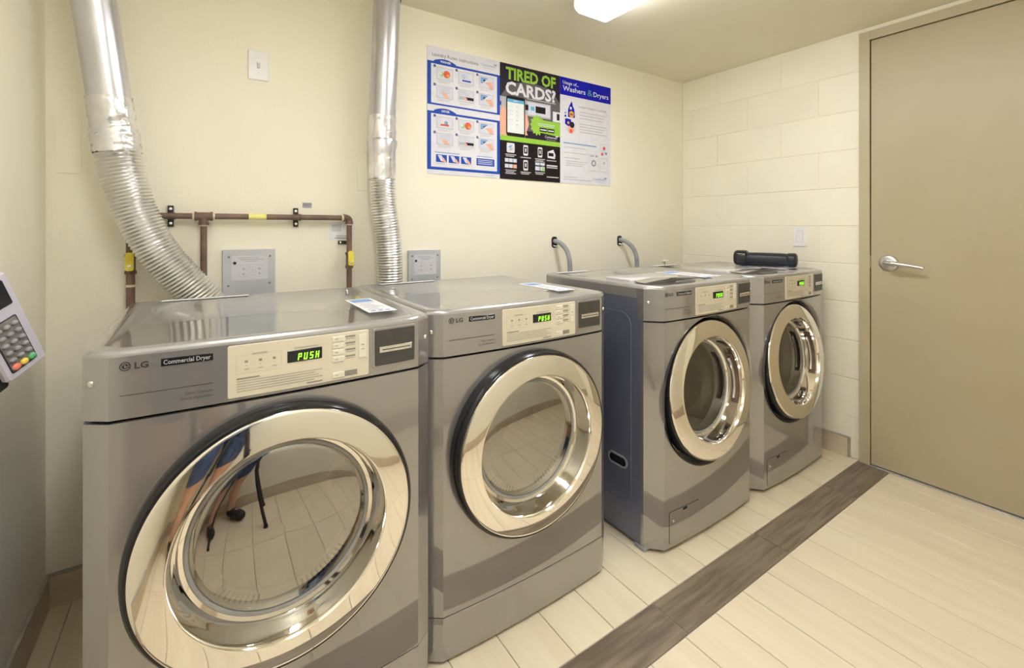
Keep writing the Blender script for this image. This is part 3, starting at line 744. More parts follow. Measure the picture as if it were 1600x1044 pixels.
for vx, vz in ((.516, -.18), (-.206, -.165)):
    mb = MB(); mb.tube([(vx, 0, vz + .034), (vx, 0, vz + .026), (vx, 0, vz + .02), (vx, 0, vz - .02), (vx, 0, vz - .026), (vx, 0, vz - .034)], [.0165, .0165, .0135, .0135, .0165, .0165], 8)
    vb = mb.build('shutoff_valve', 'fitting', gp, 30)
    mb = MB(); mb.tube([(vx, -.010, vz), (vx, -.026, vz)], .007, 12); mb.build('valve_stem', 'screw', vb, 40)
    mb = MB(); o = rrect(vx - .0115, vx + .0115, vz - .022, vz + .040, .008)
    mb.loft([[(x, -.024, z) for x, z in o], [(x, -.033, z) for x, z in o]], 0, True, True, True); mb.build('valve_handle', 'yellow', vb, 30, bevel=.0015)
    MB().lathe([(.006, 0), (.005, .003), (.0005, .0035)], lambda x, z, d: (vx + x, -.033 - d, vz - .006 + z), 12).build('valve_nut', 'screw', vb, 50)
# paper tag and little sticker
SB = lambda x, z, e: (x, YB - e, z)
mb = MB(); plate(mb, SB, .446, .545, 1.168, 1.246, .002, .0012)
for i in range(9): rect(mb, SB, .454 + .0045 * i, .4555 + .0045 * i, 1.205, 1.236, .0016, 1)
rect(mb, SB, .465, .53, 1.175, 1.179, .0016, 1); rect(mb, SB, .472, .53, 1.184, 1.187, .0016, 1); rect(mb, SB, .53, .533, 1.20, 1.238, .0016, 1)
tag(mb.build('paper_tag', ['paper', 'p_text'], None, 0), 'white paper tag stuck on wall behind the gas pipe elbow', 'tag')
mb = MB(); plate(mb, SB, .338, .374, 1.303, 1.325, .0015, .0008)
for i in range(3): rect(mb, SB, .340, .372, 1.311 + .0045 * i, 1.314 + .0045 * i, .0011, 1)
rect(mb, SB, .346, .368, 1.305, 1.307, .0011, 1)
tag(mb.build('wall_sticker', ['p_grey', 'p_text'], None, 0), 'tiny grey printed sticker on wall just above the brown gas pipe', 'sticker')
# painted-over patch plates
mb = MB(); plate(mb, SB, .560, .605, 1.385, 1.552, .003, .004)
o = tag(mb.build('cover_plate', 'wall', None, 30), 'cream painted cover plate on wall left of the upright duct', 'plate')
for z in (1.54, 1.397): MB().lathe([(.003, 0), (.0025, .001), (.0003, .0012)], lambda x, zz_, d: SB(.583 + x, z + zz_, .004 + d), 10).build('screw', 'wall', o, 50)
mb = MB(); o = rrect(-.398, -.335, 1.40, 1.60, .01)
mb.loft([[(x, YB, z) for x, z in o], [(x, YB - .003, z) for x, z in o]], 0, True, False, True)
tag(mb.build('cover_plate', 'wall', None, 30), 'cream painted patch on wall in the left corner behind the curved duct', 'plate')

# electrical box covers
def elec(x0, x1, z0, z1, label):
    r = thing('junction_box', label, 'electrical box', ((x0 + x1) / 2, YB, z0), 0, 'grey electrical box covers')
    wd = (x1 - x0); L = lambda x, z, e: (x - wd / 2, -e, z)
    h = z1 - z0
    mb = MB(); plate(mb, L, 0, wd, 0, h, .003, .012, 0, 0, .002); mb.build('box_cover', 'platebox', r, 30)
    mb = MB(); rect(mb, L, .16 * wd, .86 * wd, h - .118, h - .022, .0125); lb = mb.build('wiring_label', 'plate_lab', r, 0)
    mb = MB(); e = .0129
    frame2(mb, L, .17 * wd, .85 * wd, h - .117, h - .023, .0007, e, 0)
    for i, (a, b) in enumerate(((.28, .68), (.32, .78), (.4, .66))): rect(mb, L, a * wd, b * wd, h - .033 - .007 * i, h - .030 - .007 * i, e, 0)
    for a in (.32, .62):
        frame2(mb, L, a * wd, (a + .14) * wd, h - .105, h - .062, .0008, e, 0)
        disc(mb, L, (a + .07) * wd, h - .075, .005, e, 0, 12); disc(mb, L, (a + .07) * wd, h - .094, .0045, e, 0, 12)
        rect(mb, L, (a - .05) * wd, (a + .19) * wd, h - .0585, h - .0575, e, 0)
    for i in range(4): rect(mb, L, .48 * wd, .58 * wd, h - .07 - .01 * i, h - .0685 - .01 * i, e, 0)
    mb.build('label_print', 'p_grey', lb, 0)
    for x, z in ((.12, h - .027), (.90, h - .027), (.11, h - .137), (.89, h - .133)):
        MB().lathe([(.0042, 0), (.004, .0018), (.0005, .0024)], lambda a, b, d: L(x * wd + a, z + b, .012 + d), 12).build('screw', 'print_gr', r, 50)
    mb = MB(); disc(mb, L, .225 * wd, h - .051, .0058, .0133, 0, 16); mb.build('knockout_hole', 'gap', r, 0)
    return r
elec(.058, .236, .80, 1.137, 'grey electrical box cover with wiring diagram, above the nearest dryer')
elec(.791, .955, .80, 1.116, 'grey electrical box cover with wiring diagram, right of the upright duct')

# ---------------------------------------------------------------- drain hoses
for hx, dx, lab in ((1.672, .012, 'grey drain hose bending out of wall behind the first washer, the left one'), (2.207, .030, 'grey drain hose bending out of wall nearest to the room corner')):
    r = thing('drain_hose', lab, 'hose', (hx, YB, 1.14), 0, 'grey washer drain hoses')
    pts = [(0, .03, .002), (0, 0, .003), (.002, -.03, .001), (.005 + dx * .2, -.062, -.014), (.012 + dx * .5, -.088, -.045), (.016 + dx * .9, -.100, -.090), (.018 + dx, -.103, -.15), (.018 + dx, -.105, -.30)]
    P = [Vector(p) for p in pts]; sm = []
    for i in range(len(P) - 1):
        p0, p1, p2, p3 = P[max(i - 1, 0)], P[i], P[i + 1], P[min(i + 2, len(P) - 1)]
        for k in range(8):
            t = k / 8; sm.append(.5 * ((2 * p1) + (p2 - p0) * t + (2 * p0 - 5 * p1 + 4 * p2 - p3) * t * t + (3 * p1 - p0 - 3 * p2 + p3) * t ** 3))
    MB().tube(sm, .0135, 18).build('hose_tube', 'hose', r, 60)
    mb = MB(); o = rrect(-.020, .020, -.034, .030, .016)
    mb.loft([[(x, 0, z) for x, z in o], [(x, -.004, z) for x, z in o], [(x * .85, -.006, z * .85) for x, z in o]], 0, True, False, True); mb.build('wall_hole_flange', 'black', r, 40)
    mb = MB(); mb.tube([(-.008, -.004, -.022), (.004, -.018, -.026), (.014, -.012, -.030)], .004, 8); mb.build('hose_clip', 'screw', r, 50)
r = thing('tap_fitting', 'small white plastic tap on wall behind the farthest washer', 'tap', (2.64, YB, .99))
MB().tube([(0, 0, 0), (0, -.035, 0)], .007, 12).build('tap_stem', 'white', r, 50)
MB().tube([(-.012, -.032, 0), (.012, -.032, .004)], .006, 10).build('tap_handle', 'white', r, 50)
MB().tube([(0, -.018, 0), (.004, -.026, -.02), (.004, -.03, -.08)], .006, 10).build('tap_outlet', 'screw', r, 50)

# ---------------------------------------------------------------- switches
def switch(S, label, toggle, parent_loc):
    r = thing('light_switch', label, 'light switch', parent_loc)
    mb = MB(); o = rrect(-.036, .036, -.058, .058, .004); i2 = rrect(-.033, .033, -.055, .055, .003)
    mb.loft([[S(x, z, 0) for x, z in o], [S(x, z, .003) for x, z in o], [S(x, z, .006) for x, z in i2]], 0, True, False, True)
    mb.build('wall_plate', 'white', r, 30)
    if toggle:
        mb = MB(); rect(mb, S, -.0055, .0055, -.0125, .0125, .0063); mb.build('toggle_slot', 'p_grey', r, 0)
        mb = MB(); mb.loft([[S(x, z, .006) for x, z in ((-.004, -.006), (.004, -.006), (.004, .006), (-.004, .006))], [S(x, z, .018) for x, z in ((-.003, .005), (.003, .005), (.003, .012), (-.003, .012))]], 0, True, False, True); mb.build('toggle', 'white', r, 30)
    else:
        mb = MB(); frame2(mb, S, -.018, .018, -.034, .034, .0012, .0063); mb.build('rocker_gap', 'p_grey', r, 0)
        mb = MB(); vs = [(-.0165, -.0325, .0065), (.0165, -.0325, .0065), (.0165, 0, .0075), (-.0165, 0, .0075), (.0165, .0325, .0105), (-.0165, .0325, .0105)]
        mb.add([S(*v) for v in vs], [(0, 1, 2, 3), (3, 2, 4, 5)]); mb.build('rocker', 'white', r, 20)
    for z in (-.030, .030) if toggle else (-.047, .047):
        MB().lathe([(.0028, 0), (.0024, .001), (.0003, .0013)], lambda a, b, d: S(a, z + b, .006 + d), 10).build('screw', 'p_white', r, 50)
switch(lambda x, z, e: (x, -e, z), 'white toggle light switch high on wall between the two ducts', True, (.1785, YB, 1.858))
switch(lambda x, z, e: (-e, -x, z), 'white rocker light switch on block wall near the door', False, (XR, 1.270, 1.170))
switch(lambda x, z, e: (-x, e, z), 'white light switch reflected in the nearest dryer door glass', True, (.75, YF, 1.15))

# ---------------------------------------------------------------- posters
PWD, PHT = .4125, .6175
def poster(x0, label):
    r = thing('poster', label, 'poster', (x0, YB, 1.482), 0, 'three posters side by side')
    S = lambda s, t, e: (s * PWD, -.0028 - e * .00035, PHT * (1 - t))
    return r, S
def R(mb, S, s0, s1, t0, t1, e, mi): mb.poly([S(s0, t1, e), S(s1, t1, e), S(s1, t0, e), S(s0, t0, e)], mi)
def PT(mb, body, S, s, t, h, e, mi, width=None, align='l', bold=0.0, slant=0):
    vs, fs = glyphs(body, bold); x0 = min(v[0] for v in vs); x1 = max(v[0] for v in vs)
    szt = h / .7; szs = szt * PHT / PWD
    sx = szs if width is None else width / (x1 - x0)
    wd = (x1 - x0) * sx; o = s - (wd if align == 'r' else wd / 2 if align == 'c' else 0)
    mb.add([S(o + (vx - x0) * sx + slant * vy * szs, t - vy * szt, e) for vx, vy in vs], fs, mi)
def PD(mb, S, s, t, rs, e, mi, n=18, asp=1.0): mb.poly([S(s + rs * math.cos(2 * PI * i / n), t + rs * asp * PWD / PHT * math.sin(2 * PI * i / n), e) for i in range(n)], mi)
def board(r, m):
    MB().box(0, PWD - .0006, -.0028, 0, 0, PHT).build('board', m, r, 0)
INK = ['p_white', 'p_pale', 'p_blue', 'p_royal', 'p_navy', 'p_dark', 'p_black', 'p_mid', 'p_green', 'p_lime', 'p_grey', 'p_text', 'p_sky', 'p_skin', 'p_red', 'p_orange', 'p_screen', 'p_steelblue', 'p_sand', 'p_ampg']
I = {k[2:]: i for i, k in enumerate(INK)}
def logo(mb, S, s, t, wdt, e, mi):
    PT(mb, 'Coinamatic', S, s, t, .021 * wdt / .21, e, mi, width=wdt * .95, bold=.004)
    R(mb, S, s + .1 * wdt, s + wdt * .85, t + .013, t + .0155, e, mi)
    for k in range(3): PD(mb, S, s + wdt * (.86 + .06 * k), t - .028 + .006 * (k % 2), .012 * wdt / .21, e, mi, 10, .55)
# --- left poster: laundry room instructions
r, S = poster(.8885, 'white and blue laundry room instruction poster, the left one of three'); board(r, 'p_white')
mb = MB()
PT(mb, 'Laundry Room Instructions', S, .06, .075, .028, 1, I['text'], width=.62, bold=.018)
logo(mb, S, .725, .066, .225, 1, I['steelblue'])
def panelpic(mb, kind, s0, s1, t0, t1):
    R(mb, S, s0, s1, t0, t1, 3, I['grey']); R(mb, S, s0 + .006, s1 - .006, t0 + .004, t1 - .004, 4, I['pale'])
    w_, h_ = s1 - s0, t1 - t0
    X = lambda a: s0 + w_ * a
    Y = lambda a: t0 + h_ * a
    if kind == 'c':
        PD(mb, S, X(.62), Y(.5), .045, 5, I['red'], 14); PD(mb, S, X(.30), Y(.55), .028, 5, I['lime'], 10); PD(mb, S, X(.24), Y(.5), .018, 6, I['white'], 10); PD(mb, S, X(.70), Y(.6), .02, 6, I['orange'], 10)
    elif kind == 'd':
        R(mb, S, X(.25), X(.8), Y(.65), Y(.78), 5, I['blue']); PD(mb, S, X(.33), Y(.38), .022, 5, I['steelblue'], 12); PD(mb, S, X(.33), Y(.38), .014, 6, I['pale'], 12); R(mb, S, X(.6), X(.85), Y(.15), Y(.5), 5, I['white'])
    elif kind == 'h':
        mb.poly([S(X(.1), Y(.1), 5), S(X(.62), Y(.12), 5), S(X(.2), Y(.62), 5), S(X(.1), Y(.6), 5)], I['steelblue'])
        mb.poly([S(X(.42), Y(.5), 6), S(X(.85), Y(.38), 6), S(X(.98), Y(.95), 6), S(X(.75), Y(.97), 6), S(X(.62), Y(.7), 6)], I['skin'])
        R(mb, S, X(.3), X(.6), Y(.3), Y(.46), 5, I['white'])
    elif kind == 'b':
        for k in range(4): R(mb, S, X(.2), X(.85 - .1 * (k % 2)), Y(.15 + .13 * k), Y(.18 + .13 * k), 5, I['grey'])
        mb.poly([S(X(.3), Y(.5), 6), S(X(.55), Y(.55), 6), S(X(.8), Y(.92), 6), S(X(.5), Y(.95), 6)], I['skin'])
    elif kind == 'k':
        for k in range(3): R(mb, S, X(.05), X(.5 + .1 * k), Y(.15 + .12 * k), Y(.18 + .12 * k), 5, I['grey'])
        R(mb, S, X(.05), X(.95), Y(.55), Y(.82), 5, I['grey']); R(mb, S, X(.48), X(.98), Y(.58), Y(.80), 6, I['black']); mb.poly([S(X(.42), Y(.6), 7), S(X(.55), Y(.66), 7), S(X(.56), Y(.9), 7), S(X(.4), Y(.85), 7)], I['skin'])
    elif kind == 'w':
        PD(mb, S, X(.5), Y(.48), .05, 5, I['white'], 16); R(mb, S, X(.25), X(.75), Y(.62), Y(.78), 6, I['red']); PD(mb, S, X(.58), Y(.5), .025, 6, I['steelblue'], 10)
def section(t0, t1, kinds, title, ph, rows_t):
    R(mb, S, 0, 1, t0, t1, 1, I['blue']); R(mb, S, .048, .955, t0 + .018, t1 - (.014 if t1 < .5 else .022), 2, I['white'])
    hump = [(.085 + (.31) * i / 14, t0 + .012 - .042 * math.sin(PI * min(1, (i + 1.5) / 15.5)) ** .6) for i in range(15)]
    mb.poly([S(s, t, 1.5) for s, t in [(.07, t0 + .018)] + hump + [(.42, t0 + .018)]][::-1], I['blue'])
    PT(mb, title, S, .235, t0 + .0, .016, 3, I['white'], align='c', bold=.03)
    for rr_, tt in enumerate(rows_t):
        for c in range(3):
            s0 = .115 + .287 * c; s1 = s0 + .215
            panelpic(mb, kinds[rr_ * 3 + c], s0, s1, tt, tt + ph)
            PD(mb, S, s0 - .022, tt - .002, .017, 3, I['navy'], 14)
            PT(mb, str(rr_ * 3 + c + 1), S, s0 - .022, tt + .004, .011, 4, I['white'], align='c')
            for k in range(2): R(mb, S, s0 + .02, s1 - .03 - .04 * k, tt + ph + .008 + .010 * k, tt + ph + .0115 + .010 * k, 3, I['grey'])
section(.118, .458, 'cdhbkh', 'WASHER', .100, (.155, .300))
section(.508, .966, 'wchbkh', 'DRYER', .092, (.545, .675))
for k in range(3):
    s0 = .11 + .165 * k; R(mb, S, s0, s0 + .14, .845, .905, 3, I['blue'])
    mb.poly([S(s0 + .02, .85, 4), S(s0 + .07, .85, 4), S(s0 + .12, .9, 4), S(s0 + .06, .895, 4)], I['pale']); mb.poly([S(s0 + .07, .87, 5), S(s0 + .10, .87, 5), S(s0 + .138, .904, 5), S(s0 + .10, .904, 5)], I['skin'])
    R(mb, S, s0, s0 + .12, .914, .918, 3, I['grey'])
R(mb, S, .09, .42, .825, .832, 3, I['steelblue']); R(mb, S, .66, .88, .825, .831, 3, I['steelblue'])
R(mb, S, .655, .915, .845, .905, 3, I['blue'])
for k in range(3): R(mb, S, .675, .89, .856 + .015 * k, .862 + .015 * k, 4, I['pale'])
R(mb, S, .78, .93, .980, .984, 1, I['grey'])
mb.build('print', INK, r, 0)
# --- middle poster
r, S = poster(1.3005, 'black and green poster headed TIRED OF CARDS, middle of three'); board(r, 'p_dark')
mb = MB()
mb.poly([S(0, .64, 1), S(1, .64, 1), S(1, .16, 1), S(.5, .12, 1), S(0, .18, 1)], I['mid'])
mb.poly([S(0, .3, 1.2), S(0, .0, 1.2), S(1, .0, 1.2), S(1, .26, 1.2), S(.8, .12, 1.2), S(.2, .12, 1.2)], I['dark'])
PT(mb, 'TIRED OF', S, .09, .128, .098, 3, I['green'], width=.83, bold=.035)
PT(mb, 'CARDS?', S, .085, .258, .105, 3, I['p_white'[2:]], width=.835, bold=.035)
R(mb, S, .42, .92, .268, .276, 3, I['grey'])
R(mb, S, 0, .83, .29, .425, 2, I['grey']); R(mb, S, .87, 1, .345, .44, 2, I['white']); R(mb, S, .94, .99, .36, .42, 3, I['dark'])
R(mb, S, .44, .82, .30, .41, 3, I['pale']); R(mb, S, .57, .74, .325, .385, 4, I['black']); R(mb, S, .49, .55, .335, .37, 4, I['sky']); R(mb, S, .40, .45, .325, .375, 4, I['black'])
R(mb, S, 0, .02, .335, .37, 4, I['navy'])
mb.poly([S(0, .645, 3), S(0, .43, 3), S(.05, .36, 3), S(.12, .42, 3), S(.12, .645, 3)], I['skin'])
mb.poly([S(.38, .60, 3), S(.38, .40, 3), S(.43, .42, 3), S(.46, .50, 3), S(.42, .57, 3), S(.44, .60, 3)], I['skin'])
burst = []
for k in range(26):
    a = 2 * PI * k / 26; q = 1 if k % 2 else .78; burst.append((.60 + .125 * q * math.cos(a), .495 + .098 * q * math.sin(a)))
mb.poly([S(s, t, 4) for s, t in burst][::-1], I['green'])
mb.poly([S(.58, .555, 4.4), S(1, .575, 4.4), S(1, .445, 4.4), S(.58, .44, 4.4)], I['green'])
R(mb, S, .60, .90, .475, .481, 6, I['pale']); R(mb, S, .62, .89, .490, .496, 6, I['pale'])
R(mb, S, .64, .765, .512, .548, 6, I['black']); R(mb, S, .775, .895, .512, .548, 6, I['black'])
for a, b in ((.65, .755), (.785, .885)): R(mb, S, a, b, .525, .536, 7, I['white'])
mb.poly([S(s, t, 5) for s, t in rrect(.095, .395, .275, .625, .03)], I['black'])
R(mb, S, .112, .378, .302, .595, 6, I['screen']); R(mb, S, .112, .378, .302, .330, 7, I['sky'])
R(mb, S, .21, .28, .312, .318, 8, I['white'])
for t in (.365, .40, .435, .48, .52): R(mb, S, .13, .20, t, t + .005, 7, I['pale']); PD(mb, S, .265, t + .002, .009, 7, I['grey'], 8)
mb.poly([S(.40, .625, 2.5), S(1, .625, 2.5), S(1, .56, 2.5), S(.40, .56, 2.5)], I['dark'])
logo(mb, S, .73, .600, .23, 5, I['white'])
R(mb, S, 0, 1, .625, .668, 4, I['green']); R(mb, S, 0, 1, .668, 1, 4, I['black'])
def icon(kind, s, t):
    if kind == 'q': mb.poly([S(a, b, 5) for a, b in rrect(s - .062, s + .062, t - .042, t + .042, .015)], I['white']); mb.poly([S(s - .04, t + .0, 6), S(s - .01, t - .022, 6), S(s + .03, t - .022, 6), S(s + .0, t, 6)], I['steelblue']); mb.poly([S(s - .03, t + .022, 6), S(s + .0, t, 6), S(s + .04, t, 6), S(s + .01, t + .022, 6)], I['grey'])
    if kind == 'p': mb.poly([S(a, b, 5) for a, b in rrect(s - .038, s + .038, t - .046, t + .046, .012)], I['white']); R(mb, S, s - .027, s + .027, t - .03, t + .028, 6, I['black']); R(mb, S, s - .01, s + .01, t - .018, t + .014, 7, I['white'])
    if kind == 'm':
        for a in range(3):
            for b in range(2): R(mb, S, s - .095 + .064 * a, s - .038 + .064 * a, t - .042 + .05 * b, t - .010 + .05 * b, 5, I['pale'] if a < 2 or b == 0 else I['skin'])
    if kind == 'g': mb.poly([S(s - .07, t - .02, 5), S(s + .03, t - .045, 5), S(s + .07, t + .0, 5), S(s + .06, t + .04, 5), S(s - .07, t + .035, 5)], I['white']); R(mb, S, s - .055, s + .035, t - .012, t + .018, 6, I['black'])
    if kind == 'y':
        for a in range(2):
            for b in range(2): R(mb, S, s - .08 + .085 * a, s - .005 + .085 * a, t - .042 + .048 * b, t - .006 + .048 * b, 5, I['pale'])
        mb.poly([S(s + .02, t + .045, 6), S(s + .05, t - .005, 6), S(s + .085, t + .045, 6)], I['lime'])
for kind, s, t in (('q', .165, .727), ('p', .405, .735), ('p', .645, .738), ('g', .845, .745), ('m', .17, .862), ('p', .405, .868), ('y', .645, .862)): icon(kind, s, t)
for s, t, n in ((.165, .782, 2), (.405, .795, 1), (.645, .796, 3), (.845, .800, 1), (.165, .918, 3), (.405, .926, 2), (.645, .918, 2)):
    for k in range(n): R(mb, S, s - .085 + .01 * (k % 2), s + .085 - .03 * (k % 2), t + .014 * k, t + .0085 + .014 * k, 5, I['grey'])
for k in range(2): R(mb, S, .76, .95, .845 + .018 * k, .856 + .018 * k, 5, I['white'] if k == 0 else I['grey'])
R(mb, S, .76, .97, .952, .960, 5, I['white'])
mb.build('print', INK, r, 0)
# --- right poster
r, S = poster(1.7135, 'white poster with blue heading about washers and dryers, right one of three'); board(r, 'p_white')
mb = MB()
R(mb, S, 0, 1, 0, .168, 1, I['royal'])
PT(mb, 'Usage of...', S, .05, .062, .030, 2, I['white'], width=.30, bold=.012)
PT(mb, 'Washers', S, .05, .125, .046, 2, I['white'], width=.43, bold=.012); PT(mb, '&', S, .52, .128, .060, 2, I['ampg'], width=.10); PT(mb, 'Dryers', S, .64, .125, .046, 2, I['white'], width=.31, bold=.012)
# detergent bottles
mb.poly([S(s, t, 2) for s, t in [(.145, .37), (.145, .30), (.175, .255), (.195, .235), (.21, .215), (.23, .235), (.235, .255), (.265, .29), (.275, .37)]], I['royal'])
PD(mb, S, .21, .34, .048, 3, I['orange'], 16); R(mb, S, .175, .245, .337, .345, 4, I['dark']); R(mb, S, .18, .215, .27, .295, 3, I['white'])
for k in range(3): R(mb, S, .08, .115, .295 + .03 * k, .312 + .03 * k, 2, [I['pale'], I['steelblue'], I['royal']][k])
PD(mb, S, .19, .455, .10, 2, I['pale'], 20); mb.poly([S(s, t, 3) for s, t in [(.09, .44), (.09, .39), (.13, .385), (.20, .39), (.205, .43), (.16, .46)]], I['royal']); PD(mb, S, .22, .44, .045, 4, I['dark'], 12); PD(mb, S, .20, .485, .06, 3, I['skin'], 14); PD(mb, S, .15, .425, .022, 4, I['orange'], 10); PD(mb, S, .20, .50, .03, 4, I['red'], 10)
PT(mb, 'LAUNDRY DETERGENT GUIDELINES', S, .345, .262, .015, 2, I['text'], width=.56, bold=.01)
def para(s0, s1, t0, n, st=.022):
    for k in range(n): R(mb, S, s0, s1 - .09 * ((k * 7) % 3) / 2, t0 + st * k, t0 + .006 + st * k, 2, I['grey'])
para(.36, .92, .300, 3, .030); para(.36, .92, .415, 4, .026)
R(mb, S, .06, .70, .612, .624, 2, I['steelblue'])
para(.07, .48, .655, 1); para(.07, .52, .705, 1); para(.07, .38, .755, 1); para(.10, .52, .785, 3, .020)
frame2(mb, lambda a, b, e: S(a, b, e), .55, .74, .70, .865, .004, 2, I['grey']); PD(mb, S, .645, .785, .048, 3, I['text'], 20); PD(mb, S, .645, .785, .028, 4, I['pale'], 16); R(mb, S, .57, .65, .712, .720, 3, I['text']); R(mb, S, .68, .72, .708, .722, 3, I['text'])
frame2(mb, lambda a, b, e: S(a, b, e), .77, .93, .585, .865, .004, 2, I['grey']); R(mb, S, .775, .925, .725, .729, 3, I['grey'])
PD(mb, S, .86, .625, .028, 3, I['red'], 10); PD(mb, S, .82, .685, .025, 3, I['red'], 10); PD(mb, S, .90, .675, .02, 3, I['ampg'], 10); PD(mb, S, .85, .655, .045, 2.5, I['pale'], 14); PD(mb, S, .86, .775, .018, 3, I['grey'], 12)
logo(mb, S, .64, .952, .27, 2, I['steelblue'])
para(.06, .34, .938, 1); para(.06, .60, .960, 1)
mb.build('print', INK, r, 0)

# ---------------------------------------------------------------- black case on the farthest washer
def case():
    r = thing('padded_case', 'black padded case lying on top of the farthest washer', 'case', (2.636, 1.352, 1.0035))
    ax = Vector((2.693 - 2.585, 1.214 - 1.490, 0)).normalized(); sd = Vector((-ax.y, ax.x, 0)); up = Vector((0, 0, 1))
    def body(l0, l1, w_, h_, z0, pw=.62, bulge=None):
        rings = []; n = 28; st = 18
        for i in range(st + 1):
            u = -1 + 2 * i / st; u = math.sin(u * PI / 2)
            k = (1 - abs(u) ** 5) ** .42 if abs(u) < 1 else .02
            k = max(k, .05)
            hh = h_ * (bulge(u) if bulge else 1)
            rings.append([tuple(ax * (l0 + (l1 - l0) * (u + 1) / 2) + sd * (w_ / 2 * k * math.copysign(abs(math.cos(a)) ** pw, math.cos(a))) + up * (z0 + hh / 2 + hh / 2 * k * math.copysign(abs(math.sin(a)) ** pw, math.sin(a)))) for a in [2 * PI * j / n for j in range(n)]])
        return MB().loft(rings, 0, True, True, True)
    body(-.155, .150, .095, .076, .0005, .75).build('case_body', 'navy', r, 50)
    body(-.165, -.080, .105, .088, .0005, .7).build('end_flap', 'black', r, 50)
    body(.098, .155, .098, .0775, .0005, .7).build('end_cap', 'navy', r, 50)
    mb = MB(); mb.tube([tuple(ax * (-.08 + .17 * i / 10) - sd * .0415 + up * (.034 + .0015 * math.sin(i))) for i in range(11)], .0022, 8); mb.build('zip', 'black', r, 50)
    mb = MB(); mb.tube([tuple(ax * (-.09 - .03 * i / 8) - sd * (.045 + .035 * math.sin(PI * i / 8)) + up * .004) for i in range(9)], .0028, 8); mb.build('wrist_strap', 'navy', r, 50)
case()

# ---------------------------------------------------------------- payment pin pad on the left wall
def pinpad():
    org = Vector((-.270, 1.336, .955))                       # lower far corner of the case
    ea = Vector((-.0400, -.0643, -.0343)).normalized()        # along the lower edge
    eb = Vector((-.0491, -.0784, .2008)); eb = (eb - ea * eb.dot(ea)).normalized()   # up the long side
    nv = Vector((.849, -.528, 0)); nv = (nv - ea * nv.dot(ea) - eb * nv.dot(eb)).normalized()
    r = thing('pin_pad', 'grey payment pin pad with coloured keys, cut off at left edge', 'pin pad', org)
    Q = lambda a, b, e: tuple(ea * a * 1.09 + eb * b * 1.09 + nv * e)
    wd, hg = .076, .185
    mb = MB(); o = rrect(0, wd, 0, hg, .006); i2 = rrect(.003, wd - .003, .003, hg - .003, .004)
    mb.loft([[Q(a, b, -.030) for a, b in i2], [Q(a, b, -.026) for a, b in o], [Q(a, b, -.004) for a, b in o], [Q(a, b, 0) for a, b in i2]], 0, True, True, True); mb.build('case', 'pinpad', r, 30)
    mb = MB(); plate(mb, Q, .0165, .0655, .012, .108, .004, .0012); mb.build('keypad_frame', 'blackm', r, 30)
    mb = MB(); plate(mb, Q, .0185, .0635, .0145, .106, .003, .0010, 0, .0008); mb.build('keypad_face', 'pinface', r, 30)
    for row in range(6):
        for c in range(3):
            a = .0265 + .0148 * c; b = .0215 + .0148 * row
            m = ['kgrn', 'kyel', 'kred'][c] if row == 0 else 'pinkey'
            mb = MB(); ra, rb = (.0068, .0058) if row == 0 else (.0054, .0042)
            mb.lathe([(1, 0), (1, .0025), (.85, .0045), (.4, .0055), (.01, .0057)], lambda x, z, d: Q(a + x * ra, b + z * rb, .0016 + d), 16); mb.build('key', m, r, 50)
    mb = MB(); plate(mb, Q, .012, .064, .128, .175, .003, .0015); mb.build('screen', 'black', r, 30)
    mb = MB(); o = rrect(.020, .066, -.004, .10, .008)
    mb.loft([[Q(a, b, -.030) for a, b in o], [Q(a, b, -.046) for a, b in o]], 0, True, True, True); mb.build('back_shell', 'blackm', r, 30, bevel=.004)
    mb = MB(); o = rrect(.066, .092, -.012, .12, .008)
    mb.loft([[Q(a, b, -.012) for a, b in o], [Q(a, b, -.040) for a, b in o]], 0, True, True, True); mb.build('privacy_bracket', 'blackm', r, 30, bevel=.004)
    # arm to the wall
    p0 = Vector(Q(.05, .06, -.04)); p2 = Vector((XL - org.x, p0.y + .02, p0.z + .02))
    mb = MB(); mb.tube([tuple(p0), tuple(p0.lerp(p2, .5)), tuple(p2)], .011, 12); mb.build('wall_arm', 'blackm', r, 50)
    mb = MB(); mb.lathe([(.035, 0), (.035, .006), (.012, .010)], lambda x, z, d: (XL - org.x + d, p2.y + x, p2.z + z), 24, capend=True); mb.build('wall_mount', 'blackm', r, 40)
pinpad()

# ---------------------------------------------------------------- photographer, tripod and camera (seen reflected in the nearest dryer door)
AX = Vector((-.042, -.062, 0))
tr = thing('tripod', 'black tripod reflected in the nearest dryer door', 'tripod', AX)
for k in range(3):
    a = math.radians((35, 120, 325)[k]); fx, fy = .27 * math.cos(a), .27 * math.sin(a)
    mb = MB(); mb.tube([(.03 * math.cos(a), .03 * math.sin(a), 1.02), (fx * .55, fy * .55, .48)], .0135, 12); mb.tube([(fx * .5, fy * .5, .53), (fx, fy, .012)], .0095, 12); lg = mb.build('leg', 'blackm', tr, 50)
    MB().tube([(fx, fy, .016), (fx, fy, 0)], [.012, .014], 12).build('rubber_foot', 'black', lg, 50)
    MB().tube([(fx * .55, fy * .55, .50), (fx * .57, fy * .57, .465)], .017, 12).build('leg_lock', 'navy', lg, 50)
MB().tube([(0, 0, .78), (0, 0, 1.10)], .014, 14).build('centre_column', 'blackm', tr, 50)
MB().tube([(0, 0, 1.00), (0, 0, 1.045)], [.026, .028], 16).build('shoulder', 'blackm', tr, 50)
MB().tube([(0, 0, 1.10), (0, 0, 1.135), (0, 0, 1.1351), (0, 0, 1.15)], [.02, .024, .032, .032], 16).build('head', 'black', tr, 50)

